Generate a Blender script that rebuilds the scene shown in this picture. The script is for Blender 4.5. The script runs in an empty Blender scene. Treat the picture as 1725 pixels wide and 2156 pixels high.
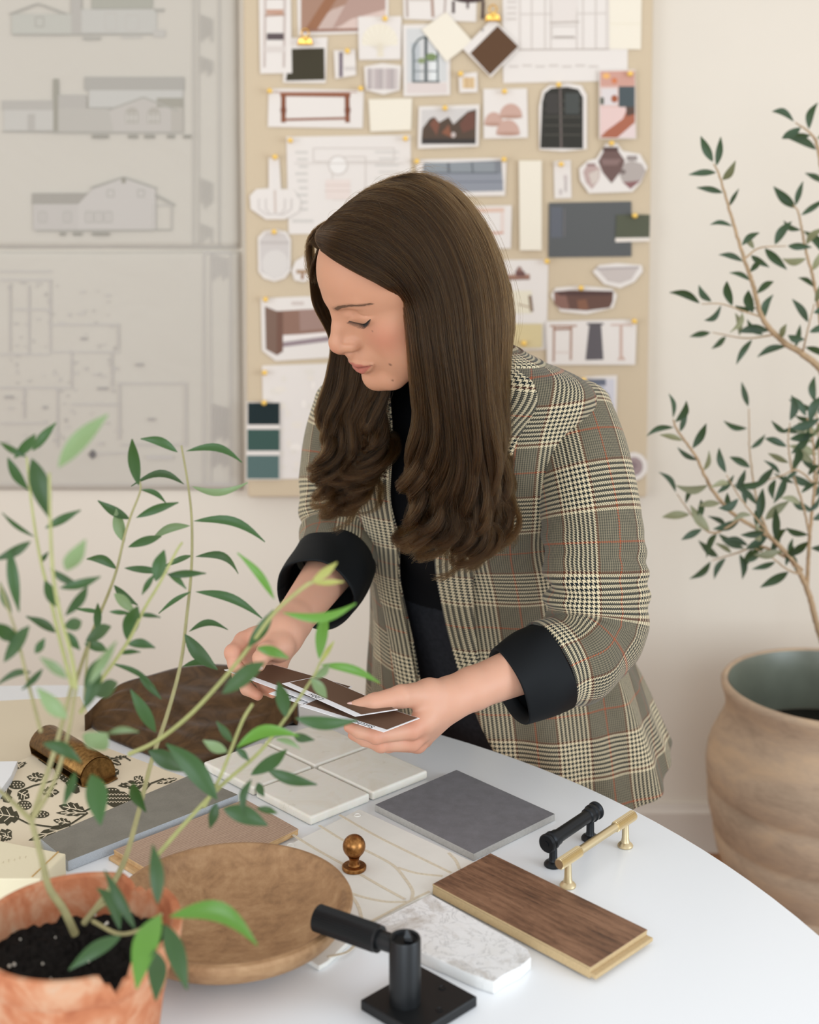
import bpy, bmesh, math, random
import numpy as np
from mathutils import Vector, Matrix, Euler
random.seed(7); np.random.seed(7)
S = bpy.context.scene
COL = S.collection
PI = math.pi

# ------------------------------------------------------------------ camera
F_PX, PX, PY, PITCH = 2826.0, 862.5, 622.0, math.radians(4.3)   # focal length in pixels of the 1725x2156 frame
TZ = 0.74                                                        # table top
CAMZ = TZ + 0.746
cam_d = bpy.data.cameras.new('camera')
cam = bpy.data.objects.new('camera', cam_d)
COL.objects.link(cam)
cam.location = (0, 0, CAMZ)
cam.rotation_euler = (PI/2 - PITCH, 0, 0)
cam_d.sensor_fit = 'VERTICAL'
cam_d.sensor_height = 36.0
cam_d.lens = F_PX/2156*36.0
cam_d.shift_y = -(1078-PY)/2156
cam_d.clip_start = 0.05
cam_d.dof.use_dof = True
cam_d.dof.focus_distance = 1.60
cam_d.dof.aperture_fstop = 4.0
S.camera = cam

# ------------------------------------------------------------------ world, light, exposure
wd = bpy.data.worlds.new('room_air')
S.world = wd
wd.use_nodes = True
bg = wd.node_tree.nodes['Background']
bg.inputs[0].default_value = (1.0, 0.975, 0.955, 1)
bg.inputs[1].default_value = .66

def area(name, loc, target, sx, sy, power, col):
    l = bpy.data.lights.new(name, 'AREA')
    l.shape = 'RECTANGLE'; l.size = sx; l.size_y = sy
    l.energy = power; l.color = col
    o = bpy.data.objects.new(name, l)
    COL.objects.link(o)
    o.location = loc
    o.rotation_euler = (Vector(target)-Vector(loc)).to_track_quat('-Z', 'Y').to_euler()
    return o
area('front_fill', (-0.3, -2.6, 1.6), (0.0, 1.9, 0.8), 2.4, 2.2, 62, (0.80, 0.92, 1.03))  # added soft fill from behind the camera, unseen source
area('side_window_daylight', (3.0, 0.0, 1.35), (0.0, 1.7, 0.7), 1.8, 2.0, 46, (0.78, 0.91, 1.03))
area('left_fill', (-3.0, -0.6, 1.4), (-0.3, 2.4, 0.8), 1.8, 2.0, 29, (0.92, 0.96, 1.0))  # added fill from the left, lifts the wall and her face

S.view_settings.view_transform = 'Standard'
S.view_settings.look = 'None'
S.view_settings.exposure = 0.35
S.view_settings.gamma = 1.0
S.view_settings.use_curve_mapping = False
S.cycles.max_bounces = 8
S.cycles.use_denoising = True

# ------------------------------------------------------------------ pixel -> place helpers
def _ray(u, v):
    a = (u-PX)/F_PX; b = (PY-v)/F_PX
    return Vector((a, math.cos(PITCH)+b*math.sin(PITCH), -math.sin(PITCH)+b*math.cos(PITCH)))
def W(u, v, y):
    d = _ray(u, v); return Vector((0, 0, CAMZ)) + d*(y/d.y)
def T(u, v, z=TZ):
    d = _ray(u, v); return Vector((0, 0, CAMZ)) + d*((z-CAMZ)/d.z)

# ------------------------------------------------------------------ object helpers
def tag(o, label=None, cat=None, group=None, kind=None):
    if label: o['label'] = label
    if cat: o['category'] = cat
    if group: o['group'] = group
    if kind: o['kind'] = kind
    return o
def thing(name, label, cat, loc=(0, 0, 0), group=None):
    o = bpy.data.objects.new(name, None)
    o.empty_display_size = .02
    COL.objects.link(o); o.location = loc
    return tag(o, label, cat, group)
def link(name, me, mat=None, parent=None, smooth=False):
    o = bpy.data.objects.new(name, me)
    COL.objects.link(o)
    if mat is not None:
        for m in (mat if isinstance(mat, (list, tuple)) else [mat]): me.materials.append(m)
    if parent is not None:
        o.parent = parent
        L = Vector((0, 0, 0)); p = parent
        while p is not None: L += p.location + (p.matrix_parent_inverse.translation if p.parent else Vector((0, 0, 0))); p = p.parent
        o.matrix_parent_inverse = Matrix.Translation(-L)
    if smooth: me.polygons.foreach_set('use_smooth', [True]*len(me.polygons))
    return o
def mesh(name, verts, faces, mat=None, parent=None, smooth=False, uv=None, col=None):
    me = bpy.data.meshes.new(name)
    me.from_pydata([tuple(v) for v in verts], [], [tuple(f) for f in faces])
    me.update()
    if uv is not None:
        l = me.uv_layers.new(name='UVMap')
        idx = np.empty(len(me.loops), int); me.loops.foreach_get('vertex_index', idx)
        l.data.foreach_set('uv', np.asarray(uv, float)[idx].ravel())
    if col is not None:
        a = me.color_attributes.new('Col', 'FLOAT_COLOR', 'POINT')
        c = np.ones((len(verts), 4)); c[:, :3] = np.asarray(col, float)[:, :3]
        a.data.foreach_set('color', c.ravel())
    return link(name, me, mat, parent, smooth)
def from_bm(name, bm, mat=None, parent=None, smooth=False):
    me = bpy.data.meshes.new(name); bm.to_mesh(me); bm.free()
    return link(name, me, mat, parent, smooth)
def bevel(o, w, seg=2, ang=30):
    m = o.modifiers.new('bevel', 'BEVEL'); m.width = w; m.segments = seg
    m.limit_method = 'ANGLE'; m.angle_limit = math.radians(ang)
    return o
def autosmooth(o, ang=35):
    me = o.data
    bm = bmesh.new(); bm.from_mesh(me)
    for f in bm.faces: f.smooth = True
    for e in bm.edges:
        if len(e.link_faces) == 2 and e.calc_face_angle(0) > math.radians(ang): e.smooth = False
    bm.to_mesh(me); bm.free()
    return o
def prism(name, top, t, mat, parent=None, down=Vector((0, 0, -1))):
    """a slab: the polygon `top` thickened by t along down"""
    top = [Vector(p) for p in top]; n = len(top)
    d = Vector(down)*t
    v = top + [p+d for p in top]
    f = [tuple(range(n)), tuple(range(2*n-1, n-1, -1))] + [(i, i+n, (i+1) % n+n, (i+1) % n) for i in range(n)]
    o = mesh(name, v, f, mat, parent)
    bm = bmesh.new(); bm.from_mesh(o.data); bmesh.ops.recalc_face_normals(bm, faces=bm.faces); bm.to_mesh(o.data); bm.free()
    return o
def box(name, x0, y0, z0, x1, y1, z1, mat, parent=None):
    return prism(name, [(x0, y0, z1), (x1, y0, z1), (x1, y1, z1), (x0, y1, z1)], z1-z0, mat, parent)
def lathe_data(prof, seg=48, axis=None, closed=False):
    """prof: list of (r, z). Returns verts, faces (z up)"""
    v, f = [], []
    n = len(prof)
    for r, z in prof:
        for k in range(seg):
            a = 2*PI*k/seg; v.append((r*math.cos(a), r*math.sin(a), z))
    for i in range(n-1):
        for k in range(seg):
            k2 = (k+1) % seg
            f.append((i*seg+k, i*seg+k2, (i+1)*seg+k2, (i+1)*seg+k))
    if prof[0][0] > 1e-6: f.append(tuple(range(seg-1, -1, -1)))
    if prof[-1][0] > 1e-6: f.append(tuple((n-1)*seg+k for k in range(seg)))
    return v, f
def lathe(name, prof, mat, parent=None, seg=48, mtx=None, sharp=35):
    v, f = lathe_data(prof, seg)
    if mtx is not None: v = [mtx @ Vector(p) for p in v]
    o = mesh(name, v, f, mat, parent)
    bm = bmesh.new(); bm.from_mesh(o.data)
    bmesh.ops.remove_doubles(bm, verts=bm.verts, dist=1e-6)
    bmesh.ops.recalc_face_normals(bm, faces=bm.faces); bm.to_mesh(o.data); bm.free()
    return autosmooth(o, sharp)
def frame_to(p0, p1, up=Vector((0, 0, 1))):
    """matrix whose z runs p0->p1, origin p0"""
    z = (Vector(p1)-Vector(p0)).normalized()
    x = up.cross(z)
    if x.length < 1e-4: x = Vector((1, 0, 0)).cross(z)
    x.normalize(); y = z.cross(x)
    m = Matrix((x, y, z)).transposed().to_4x4(); m.translation = p0
    return m
def crom(P, n):
    """Catmull-Rom through P (k x d array) -> n samples"""
    P = np.asarray(P, float); k = len(P)
    if k == 2:
        t = np.linspace(0, 1, n)[:, None]; return P[0]*(1-t)+P[1]*t
    Q = np.vstack([2*P[0]-P[1], P, 2*P[-1]-P[-2]])
    s = np.linspace(0, k-1-1e-9, n); i = s.astype(int); t = (s-i)[:, None]
    a, b, c, d = Q[i], Q[i+1], Q[i+2], Q[i+3]
    return .5*((2*b)+(-a+c)*t+(2*a-5*b+4*c-d)*t**2+(-a+3*b-3*c+d)*t**3)
def frames(path):
    """parallel-transport frames along path (n x 3)"""
    path = np.asarray(path, float)
    tg = np.gradient(path, axis=0); tg /= np.linalg.norm(tg, axis=1)[:, None]+1e-12
    n0 = np.cross(tg[0], [0.13, .31, 1.0])
    if np.linalg.norm(n0) < 1e-3: n0 = np.cross(tg[0], [1, 0, 0])
    N = [n0/np.linalg.norm(n0)]
    for i in range(1, len(path)):
        n = N[-1]-tg[i]*np.dot(N[-1], tg[i]); N.append(n/np.linalg.norm(n))
    N = np.array(N); B = np.cross(tg, N)
    return tg, N, B
def tube_data(path, rad, seg=10, cap=True):
    path = np.asarray(path, float); n = len(path)
    rad = np.broadcast_to(np.asarray(rad, float), (n,))
    tg, N, B = frames(path)
    a = np.linspace(0, 2*PI, seg, endpoint=False)
    V = path[:, None, :] + rad[:, None, None]*(np.cos(a)[None, :, None]*N[:, None, :]+np.sin(a)[None, :, None]*B[:, None, :])
    v = V.reshape(-1, 3)
    f = [(i*seg+k, i*seg+(k+1) % seg, (i+1)*seg+(k+1) % seg, (i+1)*seg+k) for i in range(n-1) for k in range(seg)]
    if cap: f += [tuple(range(seg-1, -1, -1)), tuple((n-1)*seg+k for k in range(seg))]
    return v, f
def tube(name, path, rad, mat, parent=None, seg=10):
    v, f = tube_data(path, rad, seg)
    return autosmooth(mesh(name, v, f, mat, parent), 60)
def join(parts):
    """parts: list of (verts, faces) -> one"""
    V, Fc, o = [], [], 0
    for v, f in parts:
        V += [tuple(p) for p in v]; Fc += [tuple(i+o for i in q) for q in f]; o += len(v)
    return V, Fc

# ------------------------------------------------------------------ materials
def lin(c):
    return tuple(((x/255.0)/12.92 if x/255.0 <= .04045 else ((x/255.0+.055)/1.055)**2.4) for x in c)
def rgb(r, g, b, k=1.0):
    l = lin((r, g, b)); return tuple(min(.95, x*k) for x in l)
class NT:
    def __init__(s, m):
        m.use_nodes = True; s.nt = m.node_tree; s.n = s.nt.nodes; s.b = s.n['Principled BSDF']
    def put(s, sock, v):
        if hasattr(v, 'is_linked') or hasattr(v, 'links'): s.nt.links.new(v, sock)
        elif isinstance(v, (tuple, list)) and len(v) == 3 and sock.type == 'RGBA': sock.default_value = (*v, 1)
        else: sock.default_value = v
    def m(s, op, a, b=None, c=None):
        n = s.n.new('ShaderNodeMath'); n.operation = op
        for i, x in enumerate((a, b, c)):
            if x is not None: s.put(n.inputs[i], x)
        return n.outputs[0]
    def mix(s, f, a, b, blend='MIX'):
        n = s.n.new('ShaderNodeMix'); n.data_type = 'RGBA'; n.blend_type = blend
        s.put(n.inputs['Factor'], f); s.put(n.inputs[6], a); s.put(n.inputs[7], b)
        return n.outputs[2]
    def coord(s, kind='Object', scale=(1, 1, 1), rot=(0, 0, 0), loc=(0, 0, 0)):
        t = s.n.new('ShaderNodeTexCoord'); mp = s.n.new('ShaderNodeMapping')
        s.nt.links.new(t.outputs[kind], mp.inputs[0])
        mp.inputs['Scale'].default_value = scale; mp.inputs['Rotation'].default_value = rot; mp.inputs['Location'].default_value = loc
        return mp.outputs[0]
    def noise(s, co, scale, detail=4, rough=.55, dist=0):
        n = s.n.new('ShaderNodeTexNoise'); s.nt.links.new(co, n.inputs['Vector'])
        n.inputs['Scale'].default_value = scale; n.inputs['Detail'].default_value = detail
        n.inputs['Roughness'].default_value = rough; n.inputs['Distortion'].default_value = dist
        return n.outputs[0]
    def wave(s, co, scale, dist=0, detail=2, dscale=1, d='X', kind='BANDS'):
        n = s.n.new('ShaderNodeTexWave'); s.nt.links.new(co, n.inputs['Vector'])
        n.wave_type = kind
        if kind == 'BANDS': n.bands_direction = d
        n.inputs['Scale'].default_value = scale; n.inputs['Distortion'].default_value = dist
        n.inputs['Detail'].default_value = detail; n.inputs['Detail Scale'].default_value = dscale
        return n.outputs['Fac'] if 'Fac' in n.outputs else n.outputs[1]
    def ramp(s, f, stops):
        n = s.n.new('ShaderNodeValToRGB'); s.nt.links.new(f, n.inputs[0])
        e = n.color_ramp.elements
        while len(e) < len(stops): e.new(.5)
        for x, (p, c) in zip(e, stops):
            x.position = p; x.color = (*c, 1) if len(c) == 3 else c
        return n.outputs[0]
    def attr(s, name):
        n = s.n.new('ShaderNodeAttribute'); n.attribute_name = name; return n
    def bump(s, h, strength=.3, dist=.002):
        n = s.n.new('ShaderNodeBump'); s.put(n.inputs['Height'], h)
        n.inputs['Strength'].default_value = strength; n.inputs['Distance'].default_value = dist
        s.nt.links.new(n.outputs[0], s.b.inputs['Normal'])
    def color(s, v): s.put(s.b.inputs['Base Color'], v)
    def set(s, **k):
        for a, v in k.items(): s.put(s.b.inputs[a.replace('_', ' ')], v)
def mat(name, c, rough=.6, metal=0.0, var=0.0, vscale=30, bump=0.0, bscale=200, sheen=0, coat=0, spec=.5, sss=0):
    m = bpy.data.materials.new(name); t = NT(m)
    t.set(Roughness=rough, Metallic=metal)
    t.b.inputs['Specular IOR Level'].default_value = spec
    if sheen: t.b.inputs['Sheen Weight'].default_value = sheen
    if coat: t.b.inputs['Coat Weight'].default_value = coat
    if sss:
        t.b.inputs['Subsurface Weight'].default_value = sss
        t.b.inputs['Subsurface Radius'].default_value = (1, .35, .18); t.b.inputs['Subsurface Scale'].default_value = .006
    co = t.coord()
    if var:
        f = t.noise(co, vscale)
        t.color(t.ramp(f, [(.3, tuple(x*(1-var) for x in c)), (.7, tuple(min(1, x*(1+var)) for x in c))]))
    else: t.color(c)
    if bump: t.bump(t.noise(co, bscale, 3), bump, .001)
    return m
def attr_mat(name, rough=.7, mul=None, spec=.3):
    m = bpy.data.materials.new(name); t = NT(m)
    a = t.attr('Col'); t.color(a.outputs[0]); t.set(Roughness=rough)
    t.b.inputs['Specular IOR Level'].default_value = spec
    return m
M_PRINT = attr_mat('ink_on_paper', .75)
# ------------------------------------------------------------------ the room
WALL_Y = 2.95
m_wall = mat('warm_plaster_wall', rgb(221, 211, 196), .85, var=.015, vscale=3, bump=.05, bscale=90, spec=.2)
m_trim = mat('painted_baseboard', rgb(216, 206, 193), .5, spec=.35)
m_floor = bpy.data.materials.new('oak_floorboards')
t = NT(m_floor); co = t.coord('Object', (1, 12, 1)); f = t.noise(co, 6, 6)
t.color(t.ramp(f, [(.3, rgb(120, 78, 46)), (.7, rgb(168, 116, 72))])); t.set(Roughness=.4)
w = box('wall_back', -4, WALL_Y, 0, 4, WALL_Y+.12, 3.0, m_wall); tag(w, kind='structure')
fl = thing('floor', None, None); fl['kind'] = 'structure'
m_sub = mat('floor_underlay', rgb(60, 42, 30), .9)
box('subfloor', -4, -2.0, -.03, 4, WALL_Y, -.014, m_sub, fl)
base = None
for r in range(int((WALL_Y+2.0)/.13)+1):
    y0 = WALL_Y-.13*(r+1)+.001
    for c in range(4):
        x0 = -4+c*2.0+(r % 3)*.55-.6
        if base is None:
            base = box('floorboard', 0, 0, -.014, 1.998, .128, 0, m_floor, fl).data; o = bpy.data.objects['floorboard']
        else:
            o = bpy.data.objects.new('floorboard', base); COL.objects.link(o); o.parent = fl
        o.location = (max(-4, x0), y0, 0)
        if x0 < -4: o.location.x = -4
        if o.location.x+2 > 4: o.location.x = 2.0
# baseboard with a small cap moulding
bb = prism('baseboard_back', [(-4, WALL_Y-.0005, 0), (-4, WALL_Y-.016, 0), (-4, WALL_Y-.016, .092), (-4, WALL_Y-.011, .100), (-4, WALL_Y-.008, .112), (-4, WALL_Y-.0005, .112)], 8, m_trim, None, (1, 0, 0))
tag(bb, kind='structure')
# ------------------------------------------------------------------ pinboard on the wall, papers, pins
YB = WALL_Y-.034                                   # front face of the board
m_linen = bpy.data.materials.new('oat_linen'); t = NT(m_linen)
co = t.coord('Object'); f1 = t.wave(co, 260, .6, 2, 1, 'X'); f2 = t.wave(co, 260, .6, 2, 1, 'Z')
ff = t.m('MULTIPLY', t.m('ADD', f1, f2), .5)
t.color(t.ramp(ff, [(.2, rgb(196, 176, 147)), (.8, rgb(212, 193, 164))])); t.set(Roughness=.9); t.bump(ff, .15, .0008)
m_card = mat('white_card_stock', rgb(226, 217, 208), .7, spec=.25)
m_cream = mat('cream_card_stock', rgb(233, 223, 204), .75, spec=.2)
m_sheet = bpy.data.materials.new('tracing_bond_paper'); t = NT(m_sheet)
co = t.coord('Object'); t.color(rgb(193, 185, 172)); t.set(Roughness=.75)
t.bump(t.noise(co, 5, 3, .5, .6), .35, .02)
m_brass = mat('polished_brass', rgb(214, 165, 84), .22, 1.0)
m_gold = mat('satin_gold_pin', rgb(252, 206, 104), .3, .35)

def px_at(y):
    return lambda u, v: W(u, v, y)
class Print:
    """flat print made of coloured polygons lying just above a sheet"""
    def __init__(s, place): s.k = 1.0; s.p = place; s.v = []; s.f = []; s.c = []
    def poly(s, pts, c):
        o = len(s.v); s.v += [s.p(u, v) for u, v in pts]; s.c += [rgb(*c, s.k)]*len(pts); s.f.append(tuple(range(o, o+len(pts))))
        return s
    def rect(s, x0, y0, x1, y1, c): return s.poly([(x0, y0), (x0, y1), (x1, y1), (x1, y0)], c)
    def grad(s, x0, y0, x1, y1, c0, c1, n=6, horizontal=True):
        for k in range(n):
            a, b = k/n, (k+1)/n; c = [c0[i]*(1-(a+b)/2)+c1[i]*(a+b)/2 for i in range(3)]
            if horizontal: s.rect(x0+(x1-x0)*a, y0, x0+(x1-x0)*b, y1, c)
            else: s.rect(x0, y0+(y1-y0)*a, x1, y0+(y1-y0)*b, c)
        return s
    def ell(s, x, y, rx, ry, c, n=20, a0=0, a1=2*PI):
        full = abs(a1-a0-2*PI) < 1e-6; k = n if full else n+1
        return s.poly([(x+rx*math.cos(a0+(a1-a0)*i/n), y-ry*math.sin(a0+(a1-a0)*i/n)) for i in range(k)], c)
    def line(s, x0, y0, x1, y1, w, c):
        L = math.hypot(x1-x0, y1-y0) or 1; nx, ny = -(y1-y0)/L*w/2, (x1-x0)/L*w/2
        return s.poly([(x0+nx, y0+ny), (x1+nx, y1+ny), (x1-nx, y1-ny), (x0-nx, y0-ny)], c)
    def path(s, pts, w, c):
        for a, b in zip(pts, pts[1:]): s.line(*a, *b, w, c)
        return s
    def box(s, x0, y0, x1, y1, w, c): return s.path([(x0, y0), (x1, y0), (x1, y1), (x0, y1), (x0, y0)], w, c)
    def ring(s, x, y, rx, ry, w, c, n=18, a0=0, a1=2*PI):
        return s.path([(x+rx*math.cos(a0+(a1-a0)*i/n), y-ry*math.sin(a0+(a1-a0)*i/n)) for i in range(n+1)], w, c)
    def make(s, parent, dz, name='print'):
        """dz: little lift per polygon order, along the offset vector"""
        if not s.f: return None
        owner = {}
        for i, f in enumerate(s.f):
            for q in f: owner[q] = i
        n = max(1, len(s.f))
        v = [s.v[i]+dz*(.0003+.0004*owner[i]/n) for i in range(len(s.v))]
        o = mesh(name, v, s.f, M_PRINT, parent, col=s.c)
        return o
TOW = Vector((0, -1, 0))
brd = thing('pinboard', 'tall oat linen pinboard on the back wall covered in cut-out samples', 'pinboard', (W(940, 500, YB).x, WALL_Y, 0.8))
x0, x1 = W(517, 500, YB).x, W(1369, 500, YB).x
zb = W(940, 1047, YB).z
bevel(box('board_panel', x0, YB, zb, x1, WALL_Y-.001, zb+1.55, m_linen, brd), .004, 2)

_order = [0]
def paper(name, label, pts, group=None, m=None, cat='paper', y=None, layer=None, t=.0006):
    """pts: outline in the photograph, on the board's plane"""
    if layer is None: _order[0] += 1; layer = _order[0]
    yy = (y if y is not None else YB)-.0012-.0011*(layer % 9)
    P = [W(u, v, yy) for u, v in pts]
    c = sum(P, Vector())/len(P)
    r = thing(name, label, cat, c, group)
    prism('sheet', P, t, m or m_card, r, (0, 1, 0))
    return r, Print(px_at(yy))
def R4(x0, y0, x1, y1): return [(x0, y0), (x1, y0), (x1, y1), (x0, y1)]
def rot4(cx, cy, w, h, deg):
    a = math.radians(deg); c, s = math.cos(a), math.sin(a)
    return [(cx+x*c-y*s, cy+x*s+y*c) for x, y in ((-w/2, -h/2), (w/2, -h/2), (w/2, h/2), (-w/2, h/2))]
GP = 'cut-out papers pinned on the linen board'
def fin(rp): rp[1].make(rp[0], TOW); return rp[0]

# --- plan drawings on the wall
GR = (178, 172, 161); GL = (196, 189, 179); GM = (186, 179, 169)
YS = WALL_Y-.004
def sheet_mesh(name, label, xr, y0, y1):
    L = W(-420, 300, YS).x; Rr = W(xr, 300, YS).x; z1 = W(300, y0, YS).z; z0 = W(300, y1, YS).z
    r = thing(name, label, 'plan drawing', ((L+Rr)/2, YS, (z0+z1)/2), 'architectural plan sheets taped on the wall')
    nx, nz = 60, 40; V = []; Fc = []
    for j in range(nz+1):
        for i in range(nx+1):
            x = L+(Rr-L)*i/nx; z = z0+(z1-z0)*j/nz
            b = .0022*math.sin(3.1*x*5+z*4)+.0018*math.sin(z*11-x*6)
            V.append((x, YS-.0024+b*.4, z))
    for j in range(nz):
        for i in range(nx):
            a = j*(nx+1)+i; Fc.append((a, a+1, a+nx+2, a+nx+1))
    o = mesh('sheet', V, Fc, m_sheet, r, True)
    sm = o.modifiers.new('thick', 'SOLIDIFY'); sm.thickness = .0003
    p = Print(px_at(YS-.0052)); p.k = .86; return r, p
r, p = sheet_mesh('plan_drawing', 'upper sheet of grey house elevation drawings on the wall', 503, -160, 523)
# elevation 1 (top, cut by the frame)
p.rect(25, 30, 170, 72, (194, 190, 178)).line(20, 30, 80, 8, 4, GR).line(80, 8, 140, 30, 4, GR).rect(150, -30, 172, 70, GM)
p.rect(172, 20, 330, 70, (198, 193, 183)).rect(193, -8, 322, 18, (176, 172, 158)).box(265, 32, 292, 64, 3, GL).box(222, 28, 245, 64, 3, GL).box(75, 36, 92, 56, 3, GR)
p.line(25, 72, 335, 72, 3, GR).rect(175, 78, 212, 84, GR).rect(255, 76, 300, 80, GL).rect(325, 18, 346, 25, GR).rect(322, 62, 348, 78, GL)
# elevation 2
p.rect(4, 212, 115, 232, GM).rect(8, 232, 115, 275, (200, 194, 184)).rect(112, 166, 123, 280, (164, 158, 144)).rect(123, 200, 182, 228, GM)
p.rect(123, 228, 240, 280, (190, 183, 172)).rect(178, 162, 388, 190, (178, 172, 162)).rect(188, 190, 385, 226, (200, 195, 186))
p.poly([(230, 232), (302, 206), (372, 232), (372, 280), (240, 280)], (196, 188, 178)).rect(330, 206, 386, 226, (168, 162, 148)).rect(360, 226, 386, 280, (188, 180, 168))
for x in (264, 310):
    p.rect(x, 240, x+28, 260, (182, 174, 162)).ell(x+14, 240, 14, 14, (182, 174, 162), 12, 0, PI)
    for k in range(3): p.line(x+4+k*9, 238, x+4+k*9, 258, 2, (212, 206, 196))
    p.line(x+2, 248, x+26, 248, 2, (212, 206, 196))
p.path([(228, 232), (302, 205), (374, 233)], 4, GR).rect(58, 240, 74, 274, GM).line(4, 277, 386, 279, 3, GR)
for a, b in ((194, 228), (270, 290), (304, 326), (352, 368), (386, 402)): p.rect(a, 284, b, 291, (160, 154, 142))
# elevation 3
p.rect(68, 407, 196, 430, (170, 163, 152)).rect(70, 430, 165, 485, (198, 190, 181)).poly([(165, 430), (195, 398), (260, 376), (328, 398), (328, 485), (165, 485)], (202, 194, 185))
p.path([(192, 396), (260, 374), (330, 397)], 4, GR).line(326, 410, 368, 432, 5, GR).box(322, 432, 362, 484, 3, GL).rect(256, 374, 265, 386, (158, 152, 138))
for x, w_ in ((82, 16), (134, 16), (180, 16), (200, 16), (220, 16)):
    p.box(x, 446, x+w_, 468, 3, GM).line(x+w_/2, 446, x+w_/2, 468, 2, GM)
for x in (226, 290): p.box(x, 400, x+14, 414, 3, GM)
p.line(75, 485, 362, 484, 3, GR)
for a, b in ((126, 138), (154, 172), (194, 230)): p.rect(a, 490, b, 496, (160, 154, 142))
# title strip with upright lines of small lettering
p.box(408, -40, 462, 520, 2.5, GL).line(418, -40, 418, 520, 2, GL)
for k, (a, b) in enumerate(((30, 88), (118, 160), (375, 440), (470, 512))):
    for j in range(4): p.line(425+j*7, a+3*j, 425+j*7, b-6*((j+k) % 3), 3.2, (196, 189, 179))
p.line(0, 520, 500, 520, 2, GL)
fin((r, p))
r, p = sheet_mesh('plan_drawing', 'lower sheet with a faint grey floor plan on the wall', 504, 530, 1031)
GF = (201, 193, 185); GG = (204, 196, 188)
for a in ((0, 570, 108, 572), (0, 588, 108, 590), (105, 588, 107, 740), (108, 682, 250, 684), (248, 682, 250, 735), (108, 740, 250, 742), (0, 745, 105, 747), (0, 815, 150, 817), (235, 742, 237, 815), (150, 742, 152, 815), (0, 890, 100, 892), (50, 818, 52, 880), (120, 818, 122, 940), (250, 805, 252, 925), (252, 806, 392, 808), (390, 806, 392, 935), (255, 935, 392, 937), (150, 850, 250, 852), (20, 600, 22, 740), (60, 600, 62, 745), (30, 650, 105, 652)):
    p.rect(*(a[0], a[1], a[2]+1, a[3]+1), GF)
random.seed(11)
for k in range(90):
    x, y = random.uniform(0, 245), random.uniform(590, 940)
    w_ = random.choice((3, 4, 7, 11)); h_ = random.choice((3, 4, 8)) if w_ < 6 else 3
    p.rect(x, y, x+w_, y+h_, random.choice((GF, GG, (190, 182, 174))))
for x, y, w_ in ((170, 710, 14), (286, 765, 16), (312, 880, 14), (205, 815, 22), (90, 855, 10), (10, 833, 18)): p.rect(x, y, x+w_, y+6, (178, 170, 162))
p.ell(195, 957, 6, 6, (110, 105, 102)).poly([(186, 957), (195, 946), (204, 957), (195, 967)], (120, 115, 112)).line(203, 956, 272, 953, 3, GG).rect(308, 960, 365, 966, GG)
p.box(430, 532, 486, 1018, 2.5, GG).line(444, 532, 444, 1018, 2, GG)
for a, b in ((535, 590), (850, 930), (935, 985)):
    for j in range(5): p.line(450+j*7, a+2*j, 450+j*7, b-5*(j % 3), 3, (198, 190, 182))
p.line(0, 1020, 500, 1020, 2, GG)
fin((r, p))

# --- papers, from the back to the front
r, p = paper('elevation_sheet', 'large white sheet with a pale wall elevation drawing at the board top right', [(1058, -60), (1322, -60), (1322, 170), (1060, 175)], GP)
LN = (205, 194, 184); LK = (188, 176, 165)
p.box(1095, -10, 1278, 104, 3, LN)
for x in (1120, 1148, 1160, 1215, 1228, 1255): p.line(x, -10, x, 104, 3, LN)
p.line(1095, 30, 1278, 28, 3, LN).poly([(1160, -8), (1218, -8), (1212, 45), (1165, 48)], (222, 212, 203)).line(1158, 48, 1220, 46, 4, LK).box(1162, 55, 1215, 80, 3, LN).rect(1166, 76, 1210, 80, (172, 160, 150)).line(1092, 105, 1284, 103, 3, LK)
for k in range(7): p.rect(1072+k*28, 138-2*(k % 2), 1092+k*28, 142-2*(k % 2), LN)
for k in range(4): p.rect(1068, 2+k*12, 1088, 6+k*12, LN)
fin((r, p))
r, p = paper('note_card', 'pale cream note card at the top right corner of the board', [(1283, -40), (1352, -40), (1350, 104), (1284, 103)], GP, m_cream)
p.line(1284, 50, 1351, 50, 1.5, (226, 215, 190)); fin((r, p))
r, p = paper('chair_picture', 'narrow picture of a slatted wooden chair at the board top left', [(545, -30), (612, -30), (615, 154), (548, 155)], GP, layer=3)
p.rect(560, -20, 603, -2, (150, 130, 116)).rect(559, 20, 600, 30, (190, 150, 128))
for x in (557, 598): p.line(x+2, -20, x, 142, 5, (196, 180, 170))
p.rect(562, 70, 598, 84, (92, 80, 80)).rect(558, 97, 600, 110, (214, 203, 194)).line(558, 33, 600, 31, 3, (168, 128, 104)); fin((r, p))
r, p = paper('photograph', 'large blurred photograph of brown linen folds at the board top', [(625, -50), (818, -50), (818, 68), (628, 75)], GP, layer=1)
p.poly([(634, -50), (812, -50), (812, 63), (634, 67)], (196, 172, 160))
p.poly([(634, -50), (812, -50), (812, -20), (700, 20), (634, 67)], (164, 128, 108)).poly([(715, -50), (740, -50), (665, 66), (640, 66)], (150, 104, 76)).poly([(760, -50), (812, -50), (812, 20), (700, 60)], (176, 145, 132)).poly([(740, 40), (812, 20), (812, 63), (700, 66)], (212, 188, 176)).poly([(634, 62), (812, 58), (812, 64), (634, 68)], (150, 110, 92)); fin((r, p))
r, p = paper('dark_swatch', 'square of near-black olive leather in a white card frame', [(600, 80), (690, 78), (686, 175), (596, 174)], GP, layer=2)
p.poly([(612, 103), (683, 101), (684, 168), (602, 170)], (62, 56, 40)); fin((r, p))
r, p = paper('table_picture', 'picture of chairs at a round table cut by the frame top', [(848, -60), (1005, -60), (1003, 46), (850, 40)], GP, layer=2)
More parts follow.
